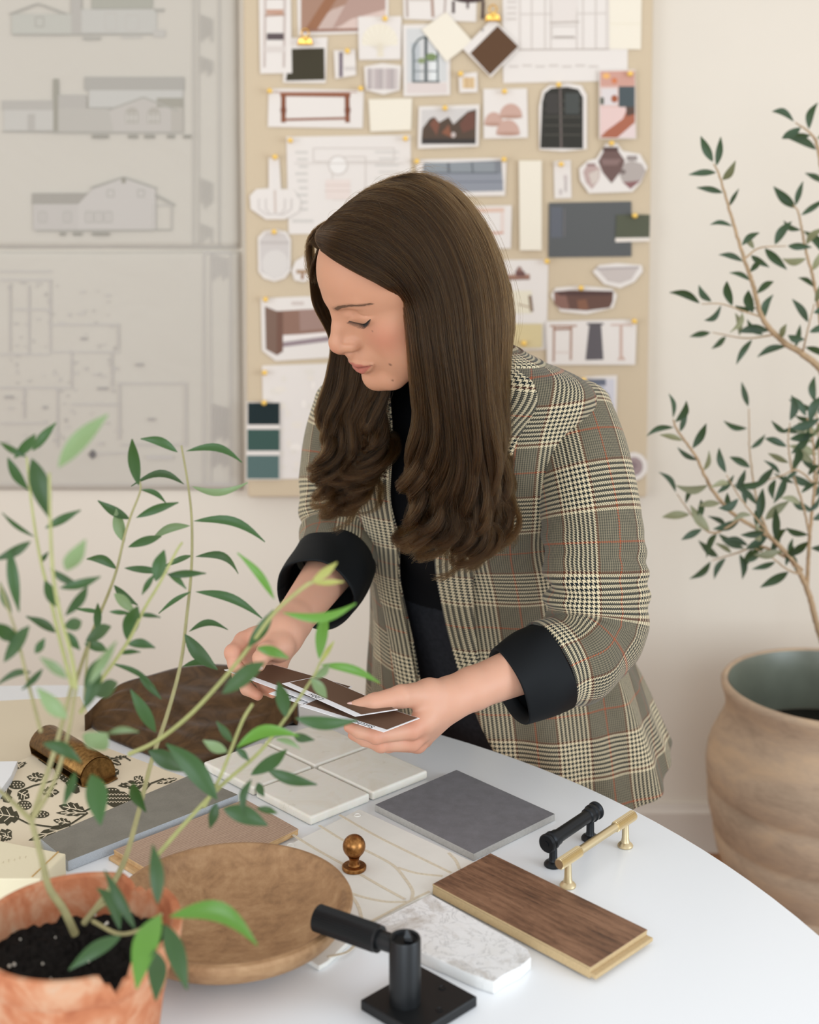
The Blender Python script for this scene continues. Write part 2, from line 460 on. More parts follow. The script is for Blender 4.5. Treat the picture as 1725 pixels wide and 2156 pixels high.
p.line(856, -40, 858, 36, 5, (176, 158, 146)).line(908, -40, 912, 36, 6, (170, 140, 124)).line(940, -40, 936, 36, 4, (178, 160, 150)).rect(862, -30, 905, 2, (206, 192, 180))
p.ell(988, -4, 34, 10, (70, 52, 50)).line(955, 2, 955, 28, 6, (78, 60, 58)).line(1018, 2, 1016, 40, 6, (78, 60, 58)).line(985, 2, 985, 18, 5, (90, 72, 70)); fin((r, p))
r, p = paper('fan_print', 'white square print of a pale cream dried fan leaf', [(754, 35), (846, 34), (844, 125), (756, 126)], GP, layer=4)
p.ell(800, 88, 38, 38, (232, 222, 202), 22, -.2, PI+.2).poly([(796, 90), (806, 90), (808, 120), (794, 120)], (224, 212, 190))
for k in range(9):
    a = PI*(k+.5)/9; p.line(800, 108, 800+38*math.cos(a), 90-38*math.sin(a), 1.5, (222, 210, 188))
fin((r, p))
r, p = paper('drape_picture', 'small cut picture of a purple and white striped edge', [(703, 106), (748, 104), (750, 158), (706, 166)], GP, layer=5)
p.rect(714, 110, 722, 162, (118, 104, 112)).rect(708, 112, 714, 164, (226, 217, 208)).rect(726, 140, 748, 148, (206, 196, 188)); fin((r, p))
r, p = paper('drape_swatch', 'cut-out of grey mauve striped fabric with curved ends', [(767, 140), (805, 133), (845, 138), (842, 190), (808, 199), (770, 190)], GP, layer=6)
for k in range(8): p.rect(774+k*8, 144, 782+k*8, 188, [(178, 166, 162), (200, 188, 182), (186, 172, 168)][k % 3])
fin((r, p))
r, p = paper('window_picture', 'tall picture of an arched black steel window', [(848, 52), (948, 50), (948, 200), (850, 203)], GP, layer=3)
p.poly([(856, 60), (940, 60), (941, 172), (857, 174)], (206, 204, 200)).rect(857, 174, 941, 196, (216, 202, 194)).rect(866, 90, 884, 170, (184, 186, 186)).rect(906, 110, 926, 170, (222, 222, 218))
DK = (92, 100, 98)
p.ring(896, 112, 26, 34, 4, DK, 14, 0, PI).line(871, 112, 871, 172, 4, DK).line(922, 112, 922, 172, 4, DK).line(897, 80, 897, 172, 6, (70, 76, 76)).line(868, 172, 926, 172, 4, DK)
for y in (128, 150): p.line(871, y, 922, y, 2.5, (120, 124, 122))
p.ell(908, 120, 12, 8, (122, 138, 92)).ell(888, 128, 8, 6, (140, 150, 110)); fin((r, p))
r, p = paper('torn_note', 'torn oatmeal handmade paper square turned on its corner', [(888, 62), (940, 25), (996, 88), (940, 130)], GP, m_cream, layer=7)
fin((r, p))
r, p = paper('brown_swatch', 'chocolate brown leather square tilted as a diamond on a white card', [(1038, 38), (1095, 98), (1034, 163), (975, 103)], GP, layer=8)
p.poly([(1048, 54), (1092, 98), (1032, 158), (990, 112)], (92, 64, 42)).line(1015, 66, 1018, 60, 4, (150, 145, 140)); fin((r, p))
r, p = paper('bench_picture', 'wide picture of a brown carved wooden bench frame', [(566, 186), (766, 190), (764, 270), (564, 267)], GP, layer=2)
BR = (142, 88, 62)
p.line(590, 198, 738, 200, 9, BR).line(578, 194, 752, 194, 3, (190, 160, 145)).line(597, 200, 597, 258, 10, (132, 80, 56)).line(731, 200, 732, 258, 10, (132, 80, 56)).line(598, 252, 734, 249, 5, BR).ell(597, 232, 6.5, 9, (122, 72, 50)).ell(732, 232, 6.5, 9, (122, 72, 50)); fin((r, p))
r, p = paper('note_card', 'blank ivory note card beside the bench picture', [(776, 209), (868, 207), (866, 274), (780, 277)], GP, m_cream, layer=4); fin((r, p))
r, p = paper('rock_photograph', 'photograph of dark red rock cliffs in a grey mat', [(882, 224), (1010, 220), (1008, 308), (880, 313)], GP, layer=5)
p.poly([(888, 231), (1003, 227), (1002, 301), (887, 305)], (205, 198, 192)).poly([(888, 290), (890, 270), (905, 250), (915, 246), (925, 258), (935, 252), (945, 246), (955, 262), (968, 250), (985, 235), (1003, 230), (1002, 300), (888, 302)], (86, 70, 58))
p.poly([(905, 262), (916, 248), (926, 262), (920, 285)], (124, 82, 66)).poly([(968, 262), (985, 238), (1000, 236), (1000, 270), (975, 280)], (110, 74, 62)).poly([(930, 280), (945, 262), (952, 290)], (136, 88, 66)).rect(888, 292, 1002, 303, (62, 56, 52)).ell(955, 284, 5, 6, (196, 180, 172)); fin((r, p))
r, p = paper('stamp_picture', 'tiny white framed picture with yellow stripes', [(966, 155), (1005, 152), (1006, 194), (968, 195)], GP, layer=6)
p.rect(974, 163, 1000, 186, (216, 188, 146)).rect(982, 163, 985, 186, (190, 150, 104)).rect(991, 163, 993, 186, (190, 150, 104)); fin((r, p))
r, p = paper('dome_picture', 'square picture of three blush rounded domes', [(1018, 187), (1110, 186), (1112, 290), (1019, 292)], GP, layer=3)
for x, y, rx, ry in ((1040, 262, 20, 26), (1076, 246, 24, 28), (1070, 282, 25, 30)):
    p.ell(x, y, rx, ry, (198, 162, 146), 16, 0, PI).line(x-rx, y, x+rx, y, 3, (166, 128, 110)).ell(x, y, rx, 4, (180, 142, 124))
fin((r, p))
r, p = paper('arch_cabinet_cutout', 'cut-out of a black arched cabinet with glass doors', [(1136, 315), (1135, 225), (1142, 192), (1158, 178), (1195, 175), (1225, 180), (1236, 200), (1236, 314), (1185, 319)], GP, layer=4)
p.poly([(1138, 312), (1142, 215), (1147, 196), (1160, 186), (1195, 183), (1218, 188), (1228, 205), (1228, 313)], (52, 50, 44)).line(1180, 186, 1182, 312, 4, (112, 100, 94))
for y in (212, 230, 246, 264, 284): p.line(1146, y, 1224, y, 2.5, (82, 78, 70))
p.rect(1150, 196, 1176, 240, (66, 62, 58)).rect(1190, 196, 1220, 240, (74, 76, 72)); fin((r, p))
r, p = paper('room_photograph', 'photograph of a rosy room with a stair and teal cabinet', [(1262, 148), (1338, 146), (1340, 292), (1262, 292)], GP, layer=8)
p.poly([(1264, 150), (1337, 148), (1338, 290), (1264, 290)], (216, 184, 172)).rect(1264, 150, 1337, 182, (202, 154, 138)).ell(1277, 160, 8, 6, (232, 176, 108)).ell(1294, 170, 6, 6, (206, 124, 82)).rect(1266, 186, 1300, 222, (216, 206, 202)).rect(1303, 182, 1337, 225, (78, 86, 88)).ell(1294, 208, 7, 8, (160, 92, 62)).rect(1264, 205, 1272, 220, (92, 92, 78))
p.poly([(1264, 290), (1312, 236), (1337, 232), (1337, 260), (1310, 290)], (168, 102, 78)).poly([(1264, 226), (1322, 226), (1312, 250), (1264, 285)], (224, 194, 186)).poly([(1318, 225), (1337, 225), (1337, 240), (1320, 245)], (92, 72, 62)).poly([(1300, 290), (1337, 258), (1337, 290)], (222, 202, 196)); fin((r, p))
r, p = paper('interior_elevation', 'large pale interior elevation drawing just above her head', [(603, 288), (865, 284), (866, 490), (608, 493)], GP, layer=1)
p.box(660, 312, 830, 340, 2.5, LN).box(700, 330, 770, 420, 2.5, LN).ell(712, 348, 18, 18, (232, 225, 217)).ring(712, 348, 20, 20, 2.5, LN).rect(686, 378, 738, 420, (226, 210, 200)).line(684, 390, 738, 390, 2, (210, 190, 178)).line(684, 402, 738, 402, 2, (210, 190, 178))
for k in range(9): p.rect(622+(k % 3)*4, 318+k*15, 648, 323+k*15, (206, 199, 190))
for k in range(5): p.rect(790+(k % 2)*8, 318+k*14, 840, 322+k*14, (208, 201, 192))
p.line(620, 344, 850, 344, 2, LN).rect(616, 462, 660, 468, (206, 199, 190)); fin((r, p))
r, p = paper('sofa_picture', 'wide picture of a slate grey three seat sofa', [(876, 336), (1067, 332), (1064, 412), (878, 414)], GP, layer=3)
SF = (128, 130, 134)
p.poly([(892, 344), (1056, 338), (1060, 402), (886, 406)], SF).poly([(886, 366), (950, 362), (1058, 365), (1060, 402), (886, 405)], (142, 144, 150))
for x in (895, 948, 996): p.rect(x, 342, x+46, 362, (142, 146, 148))
p.line(886, 364, 1050, 364, 3, (104, 108, 112)).line(886, 384, 1060, 382, 2.5, (118, 120, 128)).line(944, 342, 946, 364, 3, (96, 100, 104)).line(994, 342, 996, 364, 3, (96, 100, 104)); fin((r, p))
r, p = paper('sconce_cutout', 'white cut-out of a branched plaster wall light', [(566, 332), (588, 332), (592, 398), (618, 398), (634, 425), (630, 445), (600, 462), (560, 462), (528, 440), (526, 412), (540, 398), (566, 396)], GP, layer=4)
p.line(579, 338, 580, 400, 5, (226, 218, 210)).line(579, 400, 580, 448, 5, (206, 190, 178))
for a, b in ((545, 579), (560, 579), (580, 600), (580, 614)):
    c0 = a if b == 579 else b
    p.path([(579, 450), ((579+c0)/2, 452), (c0, 440), (c0, 418)], 3, (206, 196, 188))
fin((r, p))
r, p = paper('console_picture', 'picture of a pale pink console frame beside her hair', [(900, 436), (1078, 432), (1076, 523), (905, 525)], GP, layer=5)
p.line(975, 444, 1062, 442, 9, (218, 186, 166)).line(1058, 446, 1058, 492, 7, (224, 204, 192)).line(980, 492, 1060, 490, 5, (204, 158, 138)); fin((r, p))
r, p = paper('cream_tile_sample', 'tall narrow cream strip sample leaning on the board', [(1093, 338), (1141, 338), (1141, 527), (1095, 527)], GP, m_cream, layer=8, t=.006); fin((r, p))
r, p = paper('hook_picture', 'small white card with tiny grey hooks', [(1166, 340), (1202, 337), (1204, 417), (1168, 418)], GP, layer=2)
p.rect(1178, 398, 1184, 410, (196, 184, 178)).rect(1189, 376, 1194, 404, (190, 178, 172)).ell(1191, 374, 4, 6, (200, 186, 180)); fin((r, p))
r, p = paper('urn_cutout', 'cut-out of three old clay urns', [(1276, 302), (1300, 302), (1312, 318), (1348, 324), (1364, 352), (1350, 384), (1332, 404), (1240, 407), (1222, 380), (1220, 355), (1238, 338), (1256, 334)], GP, layer=5)
p.poly([(1228, 362), (1236, 348), (1252, 346), (1264, 356), (1262, 378), (1247, 398), (1234, 384)], (186, 160, 152)).poly([(1240, 366), (1262, 356), (1260, 380), (1247, 390)], (206, 192, 180)).rect(1236, 344, 1254, 350, (150, 122, 116))
p.poly([(1302, 362), (1312, 345), (1330, 338), (1352, 345), (1360, 360), (1350, 380), (1328, 398), (1312, 384)], (176, 164, 156)).poly([(1312, 384), (1350, 380), (1328, 398)], (140, 100, 98)).rect(1320, 328, 1342, 338, (150, 138, 132)).ell(1312, 362, 6, 5, (120, 106, 100))
p.poly([(1260, 340), (1272, 318), (1302, 318), (1316, 338), (1308, 360), (1288, 386), (1270, 364)], (112, 88, 82)).rect(1270, 310, 1302, 318, (88, 68, 64)).poly([(1266, 335), (1310, 335), (1300, 348), (1270, 348)], (136, 110, 104)); fin((r, p))
r, p = paper('charcoal_swatch', 'large charcoal grey fabric rectangle on the right of the board', [(1156, 427), (1330, 424), (1330, 540), (1155, 542)], GP, mat('charcoal_fabric', rgb(78, 78, 76), .5), layer=3)
p.rect(1160, 436, 1184, 500, (98, 100, 106)).rect(1187, 440, 1190, 498, (112, 108, 108)); fin((r, p))
r, p = paper('green_paint_card', 'small dark olive paint card overhanging the board edge', [(1298, 452), (1369, 452), (1368, 506), (1296, 508)], GP, mat('olive_paint', rgb(76, 78, 56), .6), layer=5)
p.poly([(1296, 501), (1368, 500), (1368, 508), (1296, 510)], (226, 215, 202)); fin((r, p))
r, p = paper('mirror_cutout', 'cut-out of a pale rounded mirror', [(543, 500), (556, 486), (580, 482), (604, 488), (613, 505), (612, 570), (600, 586), (578, 593), (555, 586), (544, 572)], GP, layer=3)
p.poly([(547, 505), (560, 490), (600, 492), (609, 508), (608, 568), (578, 588), (549, 572)], (204, 195, 188)).poly([(549, 508), (608, 508), (608, 514), (549, 514)], (192, 182, 175)).ell(580, 556, 28, 30, (214, 206, 198)); fin((r, p))
r, p = paper('lamp_cutout', 'small white cut-out of a table lamp', [(614, 570), (622, 550), (648, 534), (670, 545), (672, 580), (640, 594), (620, 590)], GP, layer=4)
p.rect(624, 568, 650, 576, (170, 140, 112)).rect(634, 576, 640, 588, (150, 112, 86)); fin((r, p))
r, p = paper('shelf_cutout', 'cut-out of a brown wooden wall shelf behind her face', [(549, 628), (640, 624), (710, 624), (710, 752), (580, 760), (552, 738)], GP, layer=2)
p.poly([(558, 645), (583, 655), (583, 748), (560, 735)], (124, 98, 84)).poly([(583, 655), (712, 648), (712, 700), (585, 706)], (142, 108, 92)).poly([(585, 722), (712, 705), (712, 716), (585, 732)], (150, 132, 134)).poly([(585, 708), (700, 698), (700, 706), (585, 718)], (232, 222, 214)).poly([(630, 652), (712, 648), (712, 690), (632, 697)], (158, 128, 116)).poly([(583, 655), (596, 656), (596, 740), (583, 748)], (116, 84, 70)).rect(614, 635, 640, 642, (205, 190, 180)); fin((r, p))
r, p = paper('marble_print', 'large pale marble patterned sheet low on the board', [(552, 770), (700, 765), (706, 1006), (585, 1009), (556, 1008)], GP, m_card, layer=1)
random.seed(5)
for k in range(26):
    x, y = random.uniform(560, 660), random.uniform(775, 1000); p.ell(x, y, random.uniform(4, 14), random.uniform(3, 9), random.choice(((228, 218, 205), (224, 215, 203), (235, 226, 216))), 9)
o = p.make(r, TOW, 'veining'); o['kind'] = 'stuff'
r = paper('paint_chip_card', 'strip card of three teal green paint colours on the left edge', [(520, 846), (590, 846), (590, 1010), (518, 1010)], GP, layer=6)
for q_, c_ in (((522, 848, 589, 894), (22, 38, 40)), ((521, 904, 589, 949), (58, 84, 76)), ((520, 959, 588, 1008), (86, 108, 104))):
    pp = Print(r[1].p); pp.rect(*q_, c_); pp.make(r[0], TOW, 'colour_chip')
r, p = paper('bracket_sheet', 'white sheet with a wooden peg rail and brackets behind her shoulder', [(1010, 548), (1155, 546), (1152, 690), (1150, 736), (1010, 740)], GP, layer=1)
p.line(1052, 584, 1116, 582, 10, (160, 120, 102)).line(1052, 589, 1116, 587, 3, (120, 84, 72)).ell(1094, 574, 9, 8, (124, 90, 82)).ell(1094, 566, 5, 5, (150, 116, 104)).rect(1088, 572, 1106, 582, (110, 78, 72))
p.rect(1060, 612, 1120, 660, (226, 216, 192)).line(1116, 622, 1120, 656, 7, (128, 104, 84)).line(1090, 640, 1120, 648, 3, (170, 146, 120)); fin((r, p))
r, p = paper('olive_swatch', 'small olive linen swatch beside her hair', [(1060, 682), (1142, 682), (1142, 732), (1065, 734)], GP, mat('olive_linen', rgb(210, 192, 146), .9), layer=7); fin((r, p))
r, p = paper('basin_cutout', 'cut-out of a pale grey oval stone basin', [(1248, 572), (1262, 558), (1300, 554), (1352, 558), (1354, 572), (1336, 594), (1306, 607), (1272, 598)], GP, layer=4)
p.poly([(1257, 566), (1345, 564), (1330, 588), (1306, 597), (1280, 592)], (196, 184, 176)).line(1256, 566, 1346, 563, 4, (172, 160, 156)); fin((r, p))
r, p = paper('copper_basin_cutout', 'cut-out of a dark copper round basin', [(1160, 622), (1170, 606), (1220, 601), (1290, 608), (1300, 622), (1292, 648), (1235, 662), (1180, 656)], GP, layer=3)
p.poly([(1167, 614), (1200, 611), (1292, 613), (1290, 636), (1284, 648), (1235, 654), (1180, 650), (1168, 640)], (104, 76, 66)).poly([(1167, 614), (1190, 612), (1200, 652), (1180, 650), (1168, 640)], (136, 100, 88)).poly([(1167, 614), (1292, 613), (1285, 622), (1180, 622)], (84, 62, 58)).poly([(1215, 632), (1235, 630), (1240, 652), (1218, 652)], (132, 92, 72)); fin((r, p))
r, p = paper('side_tables_picture', 'white strip picturing three side tables in a row', [(1150, 676), (1341, 672), (1338, 768), (1152, 768)], GP, layer=5)
p.line(1158, 686, 1215, 686, 4, (176, 142, 122)).line(1167, 688, 1166, 762, 5, (178, 146, 128)).line(1203, 688, 1202, 758, 5, (178, 146, 128)).line(1166, 693, 1204, 692, 5, (158, 120, 100)).line(1168, 742, 1202, 742, 3, (214, 196, 184))
p.poly([(1241, 684), (1266, 684), (1271, 757), (1233, 758)], (96, 90, 92)).line(1236, 682, 1271, 682, 4, (86, 80, 82)).line(1286, 684, 1332, 684, 4, (206, 180, 166)).line(1308, 686, 1308, 752, 6, (202, 172, 156)).poly([(1300, 758), (1306, 750), (1312, 750), (1318, 758)], (202, 172, 156)); fin((r, p))
r, p = paper('figure_photograph', 'photograph of a dark haired figure behind her shoulder', [(1224, 793), (1300, 790), (1298, 890), (1224, 892)], GP, layer=2)
p.rect(1230, 798, 1294, 886, (206, 202, 206)).poly([(1228, 798), (1276, 798), (1276, 812), (1232, 812)], (104, 108, 120)).ell(1268, 848, 18, 26, (96, 84, 86)).rect(1270, 850, 1290, 886, (86, 74, 76)).ell(1262, 820, 12, 6, (172, 176, 188)); fin((r, p))
r, p = paper('round_cutout', 'round mauve cut-out with a white rim beside her sleeve', [(1335+29*math.cos(k*PI/9), 982+30*math.sin(k*PI/9)) for k in range(18)], GP, layer=3)
p.ell(1335, 982, 19, 20, (160, 140, 138)).ell(1333, 980, 9, 9, (140, 120, 120)); fin((r, p))

# --- pins and clips
pins = [('top edge of the bench picture, left end', 569, 192), ('top edge of the bench picture, right end', 760, 187), ('top of the fan print', 811, 40), ('small striped edge picture', 732, 108),
        ('rock photograph top', 937, 228), ('tiny stripe picture corner', 970, 156), ('dome picture top', 1062, 193), ('top of the arched cabinet cut-out', 1176, 179), ('right corner of the rosy room photograph', 1326, 156),
        ('top of the urn cut-out', 1287, 302), ('left corner of the interior elevation', 612, 296), ('right corner of the interior elevation', 854, 292), ('top of the branched light cut-out', 580, 331), ('left corner of the sofa picture', 878, 340),
        ('right corner of the sofa picture', 1061, 336), ('white hook card', 1181, 346), ('mirror cut-out top', 578, 488), ('olive paint card', 1336, 454), ('left corner of the shelf cut-out', 560, 630), ('marble sheet corner', 558, 784),
        ('top of the teal paint card', 557, 847), ('corner of the peg rail sheet', 1151, 550), ('top of the copper basin', 1223, 606), ('corner of the side tables strip', 1335, 676), ('photograph behind her shoulder', 1229, 799), ('olive linen swatch', 1103, 722), ('console picture by her hair', 972, 434)]
pv, pf = lathe_data([(0, .0), (.0052, .0), (.0052, .0012), (.0022, .002), (.002, .004), (.0038, .0055), (.0058, .008), (.0058, .010), (.004, .0122), (0, .0130)], 14)
rotp = Matrix.Rotation(PI/2, 4, 'X')
pin_me = None
for w_, u, v in pins:
    lb = 'round gold push pin at the '+w_ if 'top' in w_ or 'corner' in w_ else 'round gold push pin on the '+w_
    if pin_me is None:
        o = mesh('push_pin', [rotp @ Vector(q) for q in pv], pf, m_gold); pin_me = autosmooth(o, 50).data
    else:
        o = bpy.data.objects.new('push_pin', pin_me); COL.objects.link(o)
    o.location = W(u, v, YB-.0108); tag(o, lb, 'push pin', 'gold push pins on the board')
def clip(label, u, v):
    c = W(u, v, YB-.014); r = thing('bulldog_clip', label, 'clip', c, 'brass clips on the board')
    o = prism('jaw', [c+Vector((-.017, 0, -.009)), c+Vector((.017, 0, -.009)), c+Vector((.013, 0, .004)), c+Vector((-.013, 0, .004))], .004, m_brass, r, (0, -1, 0)); bevel(o, .0015)
    tube('jaw_roll', [c+Vector((-.017, -.003, -.009)), c+Vector((.017, -.003, -.009))], .0026, m_brass, r)
    pts = [c+Vector((.008*math.cos(a), -.004, .014+.009*math.sin(a))) for a in np.linspace(-1.1, PI+1.1, 18)]
    tube('loop', pts, .0016, m_brass, r, 8)
    s = bmesh.new(); bmesh.ops.create_uvsphere(s, u_segments=14, v_segments=8, radius=.0058, matrix=Matrix.Translation(c+Vector((.001, -.008, .003)))); from_bm('pin_head', s, m_gold, r, True)
clip('brass bulldog clip above the dark olive swatch', 643, 84)
clip('brass bulldog clip above the brown diamond swatch', 1038, 34)
# ------------------------------------------------------------------ round table
TC = Vector((-.543, .992, TZ)); TR = 1.008
m_table = mat('white_satin_tabletop', rgb(243, 246, 250), .32, spec=.45)
m_tleg = mat('white_lacquered_metal', rgb(225, 225, 225), .35)
tb = thing('round_table', 'large round white table with satin top covered in material samples', 'table', (TC.x, TC.y, 0))
mt = Matrix.Translation((TC.x, TC.y, 0))
lathe('tabletop', [(0, TZ), (TR-.004, TZ), (TR-.001, TZ-.0015), (TR, TZ-.004), (TR-.004, TZ-.012), (TR-.05, TZ-.026), (0, TZ-.026)], m_table, tb, 160, mt)
lathe('pedestal', [(0, TZ-.027), (.16, TZ-.027), (.10, TZ-.06), (.055, TZ-.16), (.045, .35), (.06, .16), (.15, .06), (.30, .022), (.34, .008), (.34, .001), (0, .001)], m_tleg, tb, 64, mt)
# ------------------------------------------------------------------ samples on the table
def text_on(name, s, o, ex, ey, size, mt, parent, lift):
    """lettering as flat mesh: baseline origin o, unit directions ex, ey"""
    cu = bpy.data.curves.new('lettering', 'FONT'); cu.body = s; cu.size = 1
    tmp = bpy.data.objects.new('lettering_source', cu); COL.objects.link(tmp)
    dg = bpy.context.evaluated_depsgraph_get(); me = bpy.data.meshes.new_from_object(tmp.evaluated_get(dg))
    V = [o+ex*(v.co.x*size)+ey*(v.co.y*size)+lift for v in me.vertices]; Fc = [tuple(p.vertices) for p in me.polygons]
    bpy.data.objects.remove(tmp); bpy.data.curves.remove(cu); bpy.data.meshes.remove(me)
    return mesh(name, V, Fc, mt, parent)
def slab(name, label, cat, px, t, mt, z0=TZ, bev=.0008, seg=2, group=None, side=None, top_only=None):
    """flat sample with its top corners seen at px; thickness t resting at height z0"""
    P = [T(u, v, z0+t) for u, v in px]
    return slab_w(name, label, cat, P, t, mt, bev, seg, group, side)
def slab_w(name, label, cat, P, t, mt, bev=.0008, seg=2, group=None, side=None):
    o = prism(name, P, t-.0002, [mt] + ([side] if side else []))
    if side:
        for f in o.data.polygons:
            if abs(f.normal.z) < .5: f.material_index = 1
    ex = (P[1]-P[0]); L = ex.length; ex.normalize(); ey = Vector((-ex.y, ex.x, 0))
    l = o.data.uv_layers.new(name='UVMap')
    for lp in o.data.loops:
        d = o.data.vertices[lp.vertex_index].co-P[0]; l.data[lp.index].uv = (d.dot(ex), d.dot(ey))
    if bev: bevel(o, bev, seg)
    if label: tag(o, label, cat, group)
    return o
def uvmat(name): 
    m = bpy.data.materials.new(name); return m, NT(m)

# grey porcelain
m_grey, t = uvmat('grey_porcelain'); co = t.coord('Object'); n = t.noise(co, 60, 6, .6); n2 = t.noise(co, 900, 2)
t.color(t.ramp(t.m('ADD', t.m('MULTIPLY', n, .7), t.m('MULTIPLY', n2, .3)), [(.3, rgb(106, 105, 109)), (.7, rgb(124, 123, 128))])); t.set(Roughness=.55)
m_greyside = mat('raw_porcelain_edge', rgb(172, 168, 162), .8, var=.08, vscale=300, bump=.3, bscale=800)
slab('porcelain_tile', 'square charcoal grey porcelain tile with pale edge right of the marble tiles', 'tile', [(961.5, 1620.5), (1169, 1713.5), (998, 1798), (789.5, 1694)], .0085, m_grey, bev=.0005, side=m_greyside)
m_grey2, t = uvmat('warm_grey_stone'); co = t.coord('Object'); n = t.noise(co, 40, 6, .6); n2 = t.noise(co, 700, 2)
t.color(t.ramp(t.m('ADD', t.m('MULTIPLY', n, .6), t.m('MULTIPLY', n2, .4)), [(.3, rgb(112, 108, 98)), (.7, rgb(132, 128, 117))])); t.set(Roughness=.6)
m_greyside2 = mat('speckled_stone_edge', rgb(178, 184, 190), .8, var=.12, vscale=900, bump=.4, bscale=900)
slab('stone_strip', 'long narrow warm grey stone strip lying over the wallpaper edge', 'stone sample', [(404, 1630), (501.5, 1673), (143, 1813), (85, 1766)], .012, m_grey2, bev=.0005, side=m_greyside2)
# tumbled marble tiles, two by two
m_mar, t = uvmat('honed_cream_marble'); co = t.coord('Object'); n = t.noise(co, 14, 5, .6, 1.2); n2 = t.noise(co, 45, 4, .6)
c = t.ramp(n, [(.30, rgb(226, 219, 203)), (.55, rgb(234, 230, 220)), (.78, rgb(230, 225, 211))])
t.color(t.mix(t.m('MULTIPLY', t.m('GREATER_THAN', n2, .66), .25), c, rgb(196, 186, 164))); t.set(Roughness=.35)
t.b.inputs['Subsurface Weight'].default_value = .12; t.b.inputs['Subsurface Scale'].default_value = .008
zt = TZ+.0115
L_, B_, R_ = T(428, 1604, zt), T(654, 1720, zt), T(901, 1622, zt); Tt = L_+R_-B_
def bil(a, b): return L_+(B_-L_)*a+(Tt-L_)*b        # a towards the front, b towards the back
g = .012
for nm, a0, a1, b0, b1 in (('left, half behind the plant', 0, .5-g, 0, .5-g), ('front, nearest the etched tile', .5+g, 1, 0, .5-g), ('back, under her hand', 0, .5-g, .5+g, 1), ('right, beside the grey tile', .5+g, 1, .5+g, 1)):
    slab_w('marble_tile', 'cream tumbled marble tile of the square of four: '+nm, 'tile', [bil(a0, b0), bil(a1, b0), bil(a1, b1), bil(a0, b1)], .0115, m_mar, .0028, 4, 'four cream marble tiles')
# etched leaf tile
m_lime = mat('ivory_limestone', rgb(232, 229, 221), .6, var=.03, vscale=25, bump=.12, bscale=500)
m_grout = mat('sandy_grout', rgb(216, 204, 182), .9, var=.1, vscale=400, bump=.4, bscale=900)
et = thing('mosaic_tile', 'large ivory mosaic tile with sandy curved leaf lines under the brass knob', 'tile', T(780, 1850))
zl = TZ+.0055
lt = prism('stone_panel', [T(u, v, zl) for u, v in ((757, 1703), (1000, 1816), (905, 1880), (767, 1951), (690, 2024), (672, 2034), (440, 1894), (600, 1782))], .0052, m_lime, et); bevel(lt, .001)
def band(name, pts, w, z, mt, parent, h=.0004):
    P = crom([list(T(u, v, z)) for u, v in pts], max(10, 8*len(pts))); tg = np.gradient(P, axis=0); tg /= np.linalg.norm(tg, axis=1)[:, None]
    nx = np.stack([-tg[:, 1], tg[:, 0], 0*tg[:, 0]], 1)*w/2; up = np.array([0, 0, h])
    A = P+nx; B = P-nx; n = len(P); V = np.vstack([A, A+up, B+up, B])
    Fc = [(j*n+i, j*n+i+1, (j+1)*n+i+1, (j+1)*n+i) for j in range(3) for i in range(n-1)]
    return mesh(name, V, Fc, mt, parent)
for pts in ([(715, 1716), (790, 1759), (866, 1797), (950, 1838)], [(672, 1738), (726, 1771), (777, 1794), (828, 1822), (853, 1850), (869, 1876), (867, 1894)], [(615, 1757), (667, 1789), (723, 1820), (754, 1838), (802, 1866), (853, 1894)],
            [(838, 1827), (879, 1839), (932, 1845)], [(945, 1796), (960, 1812), (968, 1830)], [(700, 1862), (728, 1876), (764, 1889), (815, 1899), (856, 1899)], [(736, 1879), (754, 1907), (761, 1930), (763, 1946)], [(767, 1948), (815, 1923), (866, 1896), (905, 1877)], [(690, 2015), (730, 2005), (752, 1985)]):
    band('grout_line', pts, .0034, zl, m_grout, et)
m_hole = mat('hole_shadowed_plaster', rgb(200, 194, 182), .9)
for u, v in ((753, 1716.5), (612, 1780)):
    c = T(u, v, zl); lathe('peg_hole', [(.0042, .0), (.0042, .0009), (.0032, .0009), (.0028, .0002), (0, .0002)], m_lime, et, 20, Matrix.Translation(c))
# woods
def wood(name, c0, c1, c2, scale=1, rough=.55, wv=38, dist=7, bmp=.25):
    m, t = uvmat(name); tc = t.n.new('ShaderNodeUVMap'); mp = t.n.new('ShaderNodeMapping'); t.nt.links.new(tc.outputs[0], mp.inputs[0])
    mp.inputs['Scale'].default_value = (.16, 1, 1)
    w = t.wave(mp.outputs[0], wv*scale, dist, 3, 1.6, 'Y')
    mp2 = t.n.new('ShaderNodeMapping'); t.nt.links.new(tc.outputs[0], mp2.inputs[0]); mp2.inputs['Scale'].default_value = (.05, 1, 1)
    f = t.noise(mp2.outputs[0], 900, 4, .65); g = t.noise(tc.outputs[0], 28, 4)
    v = t.m('ADD', t.m('ADD', t.m('MULTIPLY', w, .34), t.m('MULTIPLY', f, .46)), t.m('MULTIPLY', g, .3))
    t.color(t.ramp(v, [(.33, c0), (.52, c1), (.74, c2)])); t.set(Roughness=rough); t.bump(v, bmp, .001)
    return m
m_dark, t = uvmat('dark_oak_veneer'); tc = t.n.new('ShaderNodeUVMap')
def _mp(sx, sy, lx=0, ly=0):
    mp = t.n.new('ShaderNodeMapping'); t.nt.links.new(tc.outputs[0], mp.inputs[0]); mp.inputs['Scale'].default_value = (sx, sy, 1); mp.inputs['Location'].default_value = (lx, ly, 0); return mp.outputs[0]
cath = t.wave(_mp(.30, 1, -.03, -.046), 30, 5.0, 3, 2.4, 'X', 'RINGS'); gr = t.noise(_mp(.045, 1), 760, 6, .75, .6); gr2 = t.noise(_mp(.10, 1), 1500, 2, .6); big = t.noise(_mp(.5, 1), 26, 4, .6); pore = t.noise(_mp(.16, 1), 420, 3, .7)
